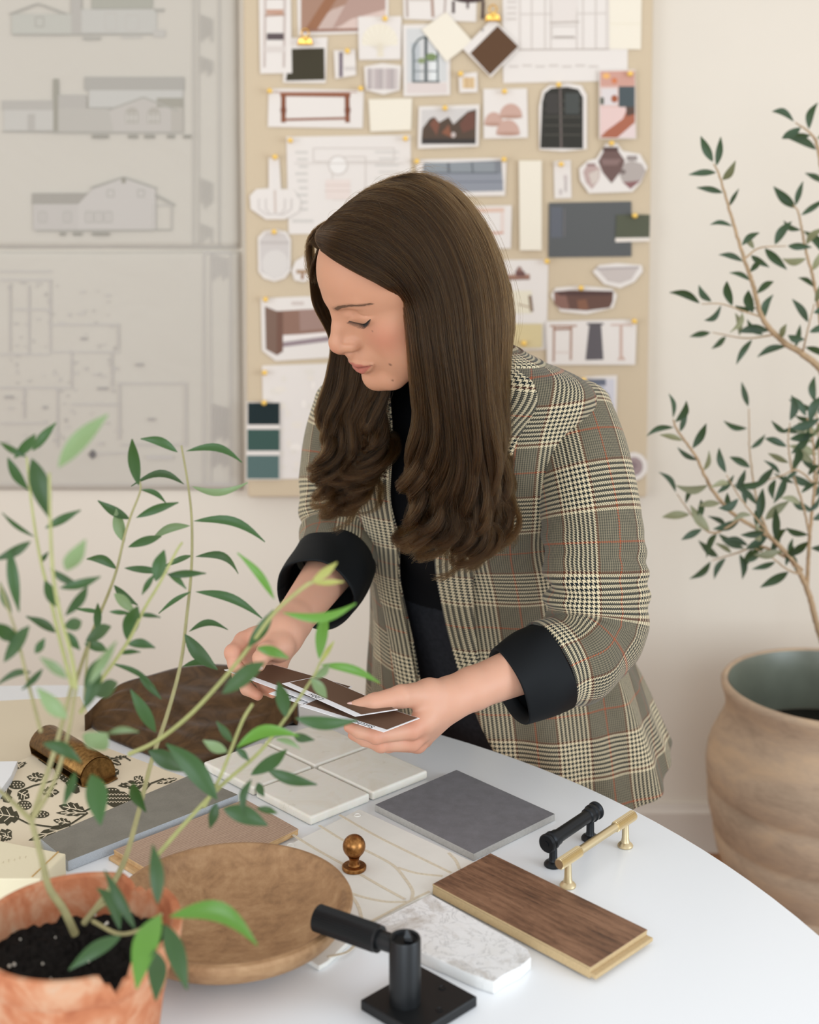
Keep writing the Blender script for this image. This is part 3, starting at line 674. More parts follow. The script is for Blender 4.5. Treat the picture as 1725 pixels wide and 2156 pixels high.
v = t.m('ADD', t.m('ADD', t.m('MULTIPLY', cath, .05), t.m('MULTIPLY', gr, .46)), t.m('ADD', t.m('MULTIPLY', big, .40), t.m('MULTIPLY', gr2, .14)))
c = t.ramp(v, [(.40, rgb(70, 48, 36)), (.50, rgb(114, 80, 58)), (.61, rgb(146, 108, 82))])
c = t.mix(t.m('MULTIPLY', t.m('GREATER_THAN', pore, .66), .75), c, rgb(54, 40, 34))
t.color(c); t.set(Roughness=.5); t.bump(t.m('ADD', gr, t.m('MULTIPLY', cath, .3)), .25, .001)
m_light, t = uvmat('pale_oak_veneer'); tc = t.n.new('ShaderNodeUVMap')
ring_ = t.wave(_mp(.5, 1, -.11, -.012), 95, 3.0, 2, 1.5, 'X', 'RINGS'); gr = t.noise(_mp(.06, 1), 700, 4, .65)
v = t.m('ADD', t.m('MULTIPLY', ring_, .42), t.m('MULTIPLY', gr, .58))
t.color(t.ramp(v, [(.25, rgb(150, 122, 102)), (.5, rgb(174, 146, 124)), (.75, rgb(188, 160, 138))])); t.set(Roughness=.6); t.bump(v, .12, .0008)
m_mdf = mat('raw_fibreboard', rgb(196, 170, 128), .85, var=.08, vscale=400, bump=.3, bscale=900)
m_ply = mat('plywood_edge', rgb(198, 162, 116), .8, var=.12, vscale=120)
def plank(name, label, px, t, mt, core, tongue_side):
    P = [T(u, v, TZ+t) for u, v in px]; c = sum(P, Vector())/4
    r = thing(name, label, 'wood sample', (c.x, c.y, TZ))
    o = slab_w('veneer', None, None, P, .0022, mt, .0004, 1, None, core); o.parent = r; o.matrix_parent_inverse = Matrix.Translation(-r.location)
    Q = [p+(c-p)*.004-Vector((0, 0, .0021)) for p in P]
    bevel(prism('core', Q, t-.0042, core, r), .0006)
    a, b = P[tongue_side], P[(tongue_side+1) % 4]; out = ((a+b)/2-c).normalized()
    out = (b-a).normalized().cross(Vector((0, 0, 1)));  out = out if out.dot((a+b)/2-c) > 0 else -out
    z = Vector((0, 0, -.0055)); bevel(prism('tongue', [a-out*.001+z, b-out*.001+z, b+out*.007+z, a+out*.007+z], .004, core, r), .001)
    return r
plank('oak_plank', 'dark distressed brown oak flooring plank in front of the metal pulls', [(910.5, 1861), (1033, 1796), (1364, 1957), (1243, 2037)], .0135, m_dark, m_mdf, 2)
plank('pale_plank', 'pale brown oak flooring plank half under the wooden bowl', [(239, 1789), (516, 1682), (629, 1745), (370, 1866)], .0095, m_light, m_ply, 3)
# the uv of plank slabs runs along the first edge; turn the dark one to run lengthways
for o in bpy.data.objects:
    if o.name.startswith('veneer') and o.parent.name.startswith('oak_plank'):
        for d in o.data.uv_layers[0].data: d.uv = (d.uv[1], d.uv[0])
# marble slab with broken end
m_car, t = uvmat('white_grey_veined_marble'); co = t.coord('Object', (1, 1, 1), (0, 0, .5)); n = t.noise(co, 16, 7, .62, 1.8); n2 = t.noise(co, 30, 5, .6, 2.5)
vein = t.m('LESS_THAN', t.m('ABSOLUTE', t.m('SUBTRACT', n2, .5)), .012)
c = t.ramp(n, [(.27, rgb(186, 178, 168)), (.39, rgb(212, 209, 205)), (.5, rgb(238, 238, 238)), (.8, rgb(228, 226, 222))])
t.color(t.mix(t.m('MULTIPLY', vein, .45), c, rgb(150, 150, 150))); t.set(Roughness=.3)
m_chip = mat('broken_marble_edge', rgb(236, 235, 232), .8, bump=.8, bscale=300)
slab('marble_slab', 'white and grey veined marble slab with a broken corner beside the dark plank', 'stone sample', [(907, 1882), (1000, 1934), (1090, 1984), (1112, 1998), (1119, 2015), (1095, 2036), (1064, 2051), (1041, 2067), (1000, 2054), (900, 2010), (768, 1952)], .0125, m_car, bev=.0012, side=m_chip)
# beige sheet, wallpaper
m_beige = mat('beige_paper_sheet', rgb(212, 198, 172), .8, var=.02, vscale=8)
slab('beige_sheet', 'plain beige sheet at the far left under the wallpaper', 'paper', [(-260, 1520), (-40, 1478), (168, 1466), (208, 1545), (120, 1700), (-200, 1760)], .0006, m_beige, bev=0)
m_wp = mat('ivory_wallpaper', rgb(226, 212, 186), .75, spec=.2)
wp = thing('wallpaper_sample', 'ivory wallpaper sample printed with dark olive leaves, berries and a bird', 'wallpaper', T(150, 1680))
zw = TZ+.0016
prism('sheet', [T(u, v, zw) for u, v in ((165, 1552), (400, 1640), (300, 1716), (50, 1810), (-180, 1740), (-60, 1640), (38, 1603))], .0007, m_wp, wp)
p = Print(lambda u, v: T(u, v, zw)); K = (66, 62, 44); I = (222, 208, 182)
def wl(ax, ay, bx, by, w):                          # lobed leaf with a pale midrib
    dx, dy = bx-ax, by-ay; L = math.hypot(dx, dy); nx, ny = -dy/L, dx/L
    pr = ((0, .12), (.12, .62), (.22, .5), (.34, 1), (.45, .78), (.6, .92), (.72, .55), (.85, .4), (1, .02))
    a = [(ax+dx*s+nx*w*k, ay+dy*s+ny*w*k*.8) for s, k in pr]; b = [(ax+dx*s-nx*w*k, ay+dy*s-ny*w*k*.8) for s, k in reversed(pr)]
    p.poly(a+b, K); p.line(ax+dx*.05, ay+dy*.05, bx-dx*.15, by-dy*.15, 2.2, I)
    for s in (.3, .55):
        for q in (-1, 1): p.line(ax+dx*s, ay+dy*s, ax+dx*(s+.18)+nx*w*.6*q, ay+dy*(s+.18)+ny*w*.5*q, 1.7, I)
def berry(x, y, rx, ry):
    p.ell(x, y, rx, ry, K, 14)
    for i in range(-2, 3):
        for j in range(-1, 2):
            if (i*.42)**2+(j*.55)**2 < .8: p.ell(x+i*rx*.38+(j % 2)*2, y+j*ry*.5, 1.9, 1.4, I, 6)
for q in ((42, 1618, 36, 1606, 20), (60, 1640, 95, 1632, 13), (90, 1640, 56, 1636, 11), (38, 1668, 62, 1680, 17), (88, 1668, 125, 1668, 15), (20, 1690, -10, 1640, 18), (255, 1610, 200, 1590, 10), (250, 1622, 215, 1640, 15), (315, 1650, 248, 1655, 13), (300, 1648, 282, 1636, 13),
          (178, 1708, 124, 1697, 17), (185, 1712, 118, 1712, 9), (150, 1735, 112, 1727, 11), (150, 1740, 60, 1770, 14), (40, 1722, -20, 1712, 26), (24, 1750, -15, 1770, 16), (25, 1765, 2, 1758, 12), (235, 1600, 268, 1592, 6), (372, 1640, 330, 1650, 7)): wl(*q)
for q in ((35, 1653, 18, 9), (51, 1696, 16, 10), (84, 1715, 20, 8), (235, 1668, 18, 9), (262, 1690, 30, 12)): berry(*q)
for q in (([(45, 1665), (70, 1655), (110, 1645), (135, 1632)]), ([(175, 1710), (200, 1698), (240, 1672)]), ([(300, 1670), (318, 1650), (345, 1640)]), ([(225, 1600), (262, 1594), (275, 1602)]), ([(30, 1720), (60, 1735), (110, 1742), (150, 1735), (185, 1712)]), ([(255, 1650), (290, 1665), (310, 1680)]), ([(95, 1668), (110, 1655), (120, 1650)])): p.path(q, 3, K)
# the bird
p.poly([(112, 1612), (128, 1618), (150, 1632), (165, 1650), (168, 1668), (160, 1672), (150, 1668), (138, 1650), (120, 1636)], K).poly([(80, 1600), (86, 1594), (112, 1608), (108, 1620)], K).poly([(205, 1668), (222, 1664), (262, 1668), (285, 1684), (270, 1700), (238, 1700), (216, 1688)], K)
for k in range(5): p.line(84+k*3, 1598+k*1.4, 106+k*3, 1612+k*1.4, 1.2, I)
for k in range(22):
    x, y = 118+(k % 6)*8+(k//6)*3, 1622+(k//6)*8+(k % 6)*4; p.line(x, y, x+3, y-1.5, 1.8, I)
for k in range(26):
    x, y = 214+(k % 9)*7, 1672+(k//9)*8; p.path([(x, y), (x+3, y+3), (x+6, y)], 1.4, I)
p.make(wp, Vector((0, 0, 1)))
# white board corner and cream box at the left
m_white = mat('white_board', rgb(230, 230, 230), .5)
slab('white_board', 'white foam board corner at the left edge of the frame', 'board', [(-150, 1606), (37, 1602), (24, 1632), (-2, 1668), (-150, 1740)], .012, m_white, bev=.0006)
m_box = mat('cream_leatherette', rgb(226, 215, 184), .55, bump=.1, bscale=300)
cb = thing('cream_box', 'low cream box with a tan seam behind the terracotta pot', 'box', T(40, 1810))
zb2 = TZ+.026
pc = [T(u, v, zb2) for u, v in ((-110, 1748), (139, 1797), (84, 1850), (-150, 1850))]
bevel(prism('box_body', pc, .0258, m_box, cb), .0015)
m_tan = mat('tan_piping', rgb(196, 160, 104), .6)
d1 = pc[0]-pc[1]; d1.normalize()
tube('seam', [pc[1]+d1*.010+Vector((0, 0, .0002)), pc[2]+d1*.010+Vector((0, 0, .0002))], .0009, m_tan, cb, 6)
m_emb = mat('embossed_cream', rgb(210, 198, 168), .5)
e0 = T(-20, 1822, zb2); ex = (T(72, 1800, zb2)-e0).normalized(); ey = Vector((-ex.y, ex.x, 0))
for k in range(7):
    a = e0+ex*(.006*k); tube('embossed_mark', [a+ey*-.003, a+ey*(.004 if k % 2 else .0015)+ex*.002], .0005, m_emb, cb, 5)
# brown velvet
m_vel, t = uvmat('brown_velvet'); co = t.coord('Object'); n = t.noise(co, 26, 4, .6, 1.5)
t.color(t.ramp(n, [(.3, rgb(62, 45, 28)), (.7, rgb(98, 72, 46))])); t.set(Roughness=.95); t.b.inputs['Sheen Weight'].default_value = .25; t.b.inputs['Sheen Roughness'].default_value = .4
t.b.inputs['Specular IOR Level'].default_value = .1
bk = [(178, 1506), (246, 1444), (320, 1420), (392, 1402), (470, 1399), (556, 1412), (626, 1446)]; fr_ = [(182, 1516), (226, 1546), (318, 1584), (398, 1613), (446, 1596), (530, 1556), (630, 1508)]
rows = [[(p_[0]*(1-k)+q_[0]*k, p_[1]*(1-k)+q_[1]*k, .050*(1-k)*(.35+.65*min(1, j/1.6))+.006) for j, (p_, q_) in enumerate(zip(bk, fr_))] for k in (0, .2, .4, .6, .8, 1)]
G = np.array([[list(T(u, v, TZ+h)) for u, v, h in r] for r in rows])
G1 = np.array([crom(r, 60) for r in G]); G2 = np.array([crom(G1[:, j], 50) for j in range(60)]).transpose(1, 0, 2)
ii, jj = np.meshgrid(np.arange(50)/49, np.arange(60)/59, indexing='ij')
wr = .0018*np.sin(17*ii+6*np.sin(3*jj)+5*jj)*np.sin(PI*jj)+.0007*np.sin(38*ii-14*jj+3*np.sin(7*jj)); wr *= np.minimum(1, np.minimum(ii, 1-ii)*8)*np.minimum(1, np.minimum(jj, 1-jj)*6)
G2[:, :, 2] += wr; G2[:, :, 2] = np.maximum(G2[:, :, 2], TZ+.003)
V = G2.reshape(-1, 3); Fc = [(i*60+j, (i+1)*60+j, (i+1)*60+j+1, i*60+j+1) for i in range(49) for j in range(59)]
nb = len(V); rim = [i*60 for i in range(50)]+[49*60+j for j in range(1, 60)]+[i*60+59 for i in range(48, -1, -1)]+[j for j in range(58, 0, -1)]
V = np.vstack([V, [[V[i][0], V[i][1], TZ+.0005] for i in rim]]); nr = len(rim)
Fc += [(rim[k], rim[(k+1) % nr], nb+(k+1) % nr, nb+k) for k in range(nr)] + [tuple(nb+k for k in range(nr))]
cl = mesh('velvet_cloth', V, Fc, m_vel, None, True); tag(cl, 'folded dark brown velvet cloth under her right hand', 'fabric')
bm = bmesh.new(); bm.from_mesh(cl.data); bmesh.ops.recalc_face_normals(bm, faces=bm.faces); bm.to_mesh(cl.data); bm.free()
# wooden bowl
m_bowl, t = uvmat('worn_mango_wood'); co = t.coord('Object'); n = t.noise(co, 22, 6, .62, 1.0); n2 = t.noise(co, 130, 5, .7); w_ = t.wave(co, 26, 4, 3, 2, 'Y')
v = t.m('ADD', t.m('ADD', t.m('MULTIPLY', n, .6), t.m('MULTIPLY', n2, .25)), t.m('MULTIPLY', w_, .03))
t.color(t.ramp(v, [(.30, rgb(128, 94, 62)), (.44, rgb(160, 122, 84)), (.62, rgb(186, 150, 110))])); t.set(Roughness=.65); t.bump(v, .2, .0015)
bo = lathe('wooden_bowl', [(0, .0072), (.03, .0078), (.06, .0115), (.088, .0195), (.1025, .0295), (.1085, .0375), (.1105, .0405), (.1145, .0422), (.1190, .0412), (.1207, .0385), (.1190, .0320), (.110, .0200), (.092, .0090), (.070, .0024), (.056, .0004), (0, .0004)], m_bowl, None, 96)
bo.location = (-.177, 1.286, TZ+.0055); tag(bo, 'shallow round worn brown wooden bowl between pot and black handle', 'bowl')
# brass knob
m_bronze, t = uvmat('aged_bronze'); co = t.coord('Object'); n = t.noise(co, 220, 4, .6)
t.color(t.ramp(n, [(.35, rgb(128, 84, 46)), (.65, rgb(176, 126, 74))])); t.set(Metallic=1.0, Roughness=.36)
k = thing('cabinet_knob', 'round aged bronze cabinet knob standing on the ivory mosaic tile', 'knob', T(746, 1829, zl+.0005))
mk = Matrix.Translation(k.location)
lathe('rose', [(0, .0), (.0132, .0), (.0135, .0014), (.0135, .0032), (.0124, .0042), (.0070, .0046), (0, .0046)], m_bronze, k, 40, mk)
lathe('neck', [(.0072, .0044), (.0058, .006), (.0054, .0105), (.0062, .0135), (.0074, .0150)], m_bronze, k, 32, mk)
lathe('ball', [(0, .0138), (.004, .0140)]+[(.0126*math.sin(a), .0258-.0126*math.cos(a)) for a in np.linspace(.45, PI, 18)], m_bronze, k, 40, mk, 60)
# black pull and brass pull
m_blk = mat('matt_black_metal', (.012, .014, .017), .38, .6, spec=.6)
m_sb = bpy.data.materials.new('satin_brass'); t = NT(m_sb); t.color(rgb(218, 200, 162)); t.set(Metallic=1.0, Roughness=.38)
def along(a, b): return frame_to(a, b)
def pull_feet(r, feet, mt, prof, h):
    for f in feet: lathe('post', prof, mt, r, 28, Matrix.Translation(f))
f1, f2 = T(1165, 1822), T(1243, 1767)
r = thing('black_pull', 'black cabinet pull with ringed bar ends beside the brass pull', 'cabinet pull', (f1+f2)/2)
hp = .030; d = (f2-f1).normalized(); up = Vector((0, 0, hp))
pull_feet(r, (f1, f2), m_blk, [(0, .0003), (.0102, .0003), (.0104, .002), (.009, .0042), (.0058, .006), (.0046, .009), (.0044, hp)], hp)
a, b = f1+up-d*.016, f2+up+d*.016; Lp = (b-a).length
lathe('bar', [(0, 0), (.0035, .0002), (.0036, .0012), (.0092, .0014), (.0104, .003), (.0104, .0048), (.0086, .006), (.0080, .0088), (.0098, .0104), (.0100, .0140), (.0086, .0155), (.0086, .0225), (.0074, .0238), (.0072, Lp-.0238), (.0086, Lp-.0225), (.0086, Lp-.0155), (.0100, Lp-.0140), (.0098, Lp-.0104), (.0080, Lp-.0088), (.0086, Lp-.006), (.0104, Lp-.0048), (.0104, Lp-.003), (.0092, Lp-.0014), (.0036, Lp-.0012), (.0035, Lp-.0002), (0, Lp)], m_blk, r, 36, along(a, b), 28)
f1, f2 = T(1196, 1866), T(1317, 1782)
r = thing('brass_pull', 'satin brass bar pull with fluted ends behind the dark plank', 'cabinet pull', (f1+f2)/2)
hp = .031; d = (f2-f1).normalized(); up = Vector((0, 0, hp))
pull_feet(r, (f1, f2), m_sb, [(0, .0003), (.0088, .0003), (.0090, .0016), (.0080, .0032), (.0052, .0055), (.0042, .010), (.0036, hp)], hp)
a, b = f1+up-d*.017, f2+up+d*.017; Lp = (b-a).length
lathe('bar', [(.0046, .0385), (.0046, Lp-.0385)], m_sb, r, 32, along(a, b))
def fluted(name, p0, p1, rad, depth, flutes, mt, parent):
    m = along(p0, p1); L = (p1-p0).length; n = flutes*4; ring = []
    for i in range(n):
        q = 2*PI*i/n; rr = rad-depth*(.5-.5*math.cos(2*PI*(i % 4)/4)); ring.append((rr*math.cos(q), rr*math.sin(q)))
    zs = [(0, .93), (.0006, 1), (L-.0006, 1), (L, .93)]
    V = [m @ Vector((x*s, y*s, z)) for z, s in zs for x, y in ring]
    Fc = [(j*n+i, j*n+(i+1) % n, (j+1)*n+(i+1) % n, (j+1)*n+i) for j in range(3) for i in range(n)]+[tuple(range(n-1, -1, -1)), tuple(3*n+i for i in range(n))]
    return mesh(name, V, Fc, mt, parent)
fluted('fluted_grip', a, a+d*.039, .0061, .0011, 22, m_sb, r); fluted('fluted_grip', b-d*.039, b, .0061, .0011, 22, m_sb, r)
# brass cup pull on the wallpaper
m_cup, t = uvmat('antique_brass'); co = t.coord('Object'); n = t.noise(co, 160, 4, .6)
t.color(t.ramp(n, [(.35, rgb(106, 78, 44)), (.65, rgb(148, 112, 66))])); t.set(Metallic=1.0, Roughness=.42)
zc = zw+.0022
A, B = T(100, 1575, zc), T(208, 1643, zc); d = (B-A).normalized(); q = Vector((-d.y, d.x, 0)); q = q if q.y > 0 else -q
r = thing('cup_pull', 'antique brass cup pull lying on the wallpaper behind the plant', 'cabinet pull', (A+B)/2)
arc = [(-.026, .010)]+[(-.002+.024*math.cos(x), .004+.026*math.sin(x)) for x in np.linspace(PI*.93, 0, 14)]+[(.022, .0)]
n = len(arc); V = []; 
for pnt in (A, B): V += [pnt+q*x+Vector((0, 0, z)) for x, z in arc]
o = mesh('hood', V, [(i, i+1, n+i+1, n+i) for i in range(n-1)], m_cup, r, True); sm = o.modifiers.new('thick', 'SOLIDIFY'); sm.thickness = .002
for pnt in (A, B):
    cap = [pnt+q*x+Vector((0, 0, z)) for x, z in arc]+[pnt+q*-.024]
    prism('end_cap', cap, .0016, m_cup, r, d)
fl_ = [A-d*.014+q*.005, A-d*.010+q*.022, B+d*.010+q*.022, B+d*.014+q*.005, B+d*.010-q*.016, B-q*.024, A-q*.024, A-d*.010-q*.016]
bevel(prism('back_flange', [x+Vector((0, 0, .0)) for x in fl_], .0015, m_cup, r), .0006)
for pnt in (A-d*.008, B+d*.008): lathe('screw_head', [(0, 0), (.003, 0), (.0026, .0012), (0, .0014)], m_cup, r, 16, Matrix.Translation(pnt+Vector((0, 0, .0002))))
# black lever handle
m_blk2 = mat('black_powder_coat', (.010, .011, .012), .42, .3, bump=.05, bscale=900, spec=.5)
hb, lf, rt = T(886, 2033, TZ+.010), T(711, 2132, TZ+.010), T(1000, 2095, TZ+.010)
h = thing('lever_handle', 'matt black door lever on a square rose at the bottom centre', 'door handle', T(853, 2110))
e1 = (rt-hb); e2 = (lf-hb); e2 = e2.normalized()*max(e1.length, .078); e1 = e1.normalized()*.0715
corners = [hb, hb+e1, hb+e1+e2, hb+e2]
bevel(prism('rose_plate', corners, .0098, m_blk2, h), .0012)
nb_ = T(853, 2108, TZ+.010); nt_ = nb_+Vector((0, 0, .062))
lathe('neck', [(0, 0), (.0146, 0), (.0146, .0595), (.0138, .0612), (.0122, .0600), (.0116, .0575), (0, .0568)], m_blk2, h, 48, Matrix.Translation(nb_))
cen = nb_+Vector((0, 0, .051))
e = T(668, 1932, TZ+.010+.052); ld = (e-cen); ld.z = 0; ld.normalize()
tube('lever_shank', [cen+ld*.010, cen+ld*.032], .0085, m_blk2, h, 24)
a = cen+ld*.030; b = e
fluted('fluted_grip', a, b, .0125, .0009, 36, m_blk2, h)
lathe('grip_collar', [(.0121, 0), (.0121, .003), (.0, .003)], m_blk2, h, 36, along(a, a-ld*.01))
sp = cen+Vector((0, 0, .0105)); o = prism('spindle_tab', [sp+Vector((-.001, -.004, 0)), sp+Vector((.007, -.006, 0)), sp+Vector((.008, .003, 0)), sp+Vector((.001, .005, 0))], .0055, m_blk2, h, (0, 0, -1)); bevel(o, .0012)
o = mesh('spindle_point', [sp+Vector((-.001, -.003, 0)), sp+Vector((.006, -.003, 0)), sp+Vector((.006, .003, 0)), sp+Vector((-.001, .003, 0)), sp+Vector((.0015, 0, .008))], [(0, 1, 4), (1, 2, 4), (2, 3, 4), (3, 0, 4), (3, 2, 1, 0)], m_blk2, h)
for s, w_ in ((.5, .17), (.16, .55), (.5, .86)):
    c = hb+e1*w_+e2*s if False else hb+e1*w_+e2*s
    lathe('screw_hole', [(.0033, .0), (.0033, .0006), (.0024, .0006), (.0022, .0001), (0, .0001)], m_blk2, h, 18, Matrix.Translation(c+Vector((0, 0, .0001))))
# ------------------------------------------------------------------ signed-distance modelling of the figure
def s_ell(p, c, r):
    q = (p-np.asarray(c, np.float32))/np.asarray(r, np.float32)
    k0 = np.sqrt((q*q).sum(1))+1e-9; k1 = np.sqrt(((q/np.asarray(r, np.float32))**2).sum(1))+1e-9
    return k0*(k0-1)/k1
def s_cap(p, a, b, ra, rb=None):
    rb = ra if rb is None else rb
    a = np.asarray(a, np.float32); b = np.asarray(b, np.float32); d = b-a
    h = np.clip(((p-a) @ d)/(d @ d+1e-12), 0, 1)
    return np.linalg.norm(p-a-h[:, None]*d, axis=1)-(ra+(rb-ra)*h)
def smin(a, b, k):
    h = np.clip(.5+.5*(b-a)/k, 0, 1); return b*(1-h)+a*h-k*h*(1-h)
def ssub(a, b, k): return -smin(-a, b, k)        # a minus b
def s_chain(p, pts, rad, k=.004):
    d = None
    for i in range(len(pts)-1):
        e = s_cap(p, pts[i], pts[i+1], rad[i], rad[i+1]); d = e if d is None else smin(d, e, k)
    return d
def nets(fn, lo, hi, h):
    """surface nets over the box lo..hi, sparse evaluation in 4^3 blocks"""
    lo = np.asarray(lo, np.float32); n = (np.ceil((np.asarray(hi)-lo)/(4*h)).astype(int))
    g = np.stack(np.meshgrid(*[np.arange(k) for k in n], indexing='ij'), -1).reshape(-1, 3)
    c = (lo+(g*4+1.5)*h).astype(np.float32); d = fn(c)
    near = np.abs(d) < 7.5*h
    D = np.empty((*(n*4),), np.float32)
    Db = np.broadcast_to(d[:, None], (len(d), 64)).copy()
    o = np.stack(np.meshgrid(*[np.arange(4)]*3, indexing='ij'), -1).reshape(-1, 3)
    idx = np.where(near)[0]
    P = (lo+(g[idx][:, None, :]*4+o[None])*h).reshape(-1, 3).astype(np.float32)
    out = np.empty(len(P), np.float32); st = 400000
    for i in range(0, len(P), st): out[i:i+st] = fn(P[i:i+st])
    Db[idx] = out.reshape(-1, 64)
    D = Db.reshape(n[0], n[1], n[2], 4, 4, 4).transpose(0, 3, 1, 4, 2, 5).reshape(*(n*4))
    sgn = D < 0
    cs = [sgn[i:D.shape[0]-1+i, j:D.shape[1]-1+j, k:D.shape[2]-1+k] for i in (0, 1) for j in (0, 1) for k in (0, 1)]
    cnt = sum(x.astype(np.int8) for x in cs); act = (cnt > 0) & (cnt < 8)
    I = np.argwhere(act); vid = -np.ones(act.shape, int); vid[act] = np.arange(len(I))
    acc = np.zeros((len(I), 3)); m = np.zeros(len(I))
    cor = [(i, j, k) for i in (0, 1) for j in (0, 1) for k in (0, 1)]
    val = [D[I[:, 0]+c[0], I[:, 1]+c[1], I[:, 2]+c[2]] for c in cor]
    for a in range(8):
        for b in range(a+1, 8):
            df = [cor[b][q]-cor[a][q] for q in range(3)]
            if sum(abs(x) for x in df) != 1: continue
            x = (val[a] < 0) != (val[b] < 0); t = np.where(x, val[a]/(val[a]-val[b]+1e-20), 0)
            acc += np.where(x[:, None], np.array(cor[a])+t[:, None]*np.array(df), 0); m += x
    V = lo+(I+acc/m[:, None])*h
    F = []
    for ax in range(3):
        u, w = (ax+1) % 3, (ax+2) % 3
        s0 = [slice(0, -1)]*3; s1 = [slice(0, -1)]*3; s0[ax] = slice(0, -1); s1[ax] = slice(1, None)
        for q in (u, w): s0[q] = slice(1, -1); s1[q] = slice(1, -1)
        A = sgn[tuple(s0)]; B = sgn[tuple(s1)]; e = np.argwhere(A != B)
        off = np.zeros(3, int); off[u] = 1; off[w] = 1; e = e+off
        inside = sgn[e[:, 0], e[:, 1], e[:, 2]]
        def at(du, dw):
            q = e.copy(); q[:, u] += du; q[:, w] += dw; return vid[q[:, 0], q[:, 1], q[:, 2]]
        qd = np.stack([at(-1, -1), at(0, -1), at(0, 0), at(-1, 0)], 1)
        qd[~inside] = qd[~inside][:, ::-1]; F.append(qd[(qd >= 0).all(1)])
    return V, np.vstack(F)
def smooth(V, F, it=1, lam=.5):
    for _ in range(it):
        acc = np.zeros_like(V); m = np.zeros(len(V))
        for i in range(4):
            np.add.at(acc, F[:, i], V[F[:, (i+1) % 4]]+V[F[:, (i-1) % 4]]); np.add.at(m, F[:, i], 2)
        V = V+lam*(acc/np.maximum(m, 1)[:, None]-V)
    return V
def npm(name, V, F, m, parent=None, col=None, uv=None, sm=True):
    me = bpy.data.meshes.new(name); F = np.asarray(F); k = F.shape[1]
    me.vertices.add(len(V)); me.vertices.foreach_set('co', np.asarray(V, np.float32).ravel())
    me.loops.add(F.size); me.loops.foreach_set('vertex_index', F.ravel().astype(np.int32))
    me.polygons.add(len(F)); me.polygons.foreach_set('loop_start', (np.arange(len(F))*k).astype(np.int32)); me.polygons.foreach_set('loop_total', np.full(len(F), k, np.int32))
    me.update(calc_edges=True); me.validate()
    if col is not None:
        a = me.color_attributes.new('Col', 'FLOAT_COLOR', 'POINT'); a.data.foreach_set('color', np.hstack([col, np.ones((len(V), 1))]).astype(np.float32).ravel())
    if uv is not None:
        l = me.uv_layers.new(name='UVMap'); l.data.foreach_set('uv', np.asarray(uv, np.float32)[F.ravel()].ravel())
    return link(name, me, m, parent, sm)

# ------------------------------------------------------------------ head pose
HY, HP, HR = 1.1559, .4848, .2596
HO = np.array([-.0117, 1.619, 1.3873])
def _hm():
    rx = np.array(Matrix.Rotation(HP, 3, 'X')); rz = np.array(Matrix.Rotation(-HY, 3, 'Z')); ry = np.array(Matrix.Rotation(HR, 3, 'Y'))
    return rz @ rx @ ry @ np.diag([1, -1, 1.0])
HM = _hm()
def hw(p): return np.asarray(p, float) @ HM.T+HO             # head local (left, forward, up) -> world
def hl(p): return (np.asarray(p, float)-HO) @ HM
SY = 1.0
def _sym(p):
    q = p.copy(); q[:, 0] = np.abs(q[:, 0]); return q
LIPU = [(0, .0935, -.0700), (.007, .0930, -.0695), (.016, .0875, -.0705), (.0240, .0830, -.0708)]
LIPL = [(0, .0912, -.0810), (.008, .0900, -.0802), (.016, .0855, -.0765), (.0235, .0820, -.0720)]
LIPM = [(0, .0990, -.0750), (.009, .0975, -.0745), (.017, .0925, -.0728), (.0250, .0860, -.0712)]
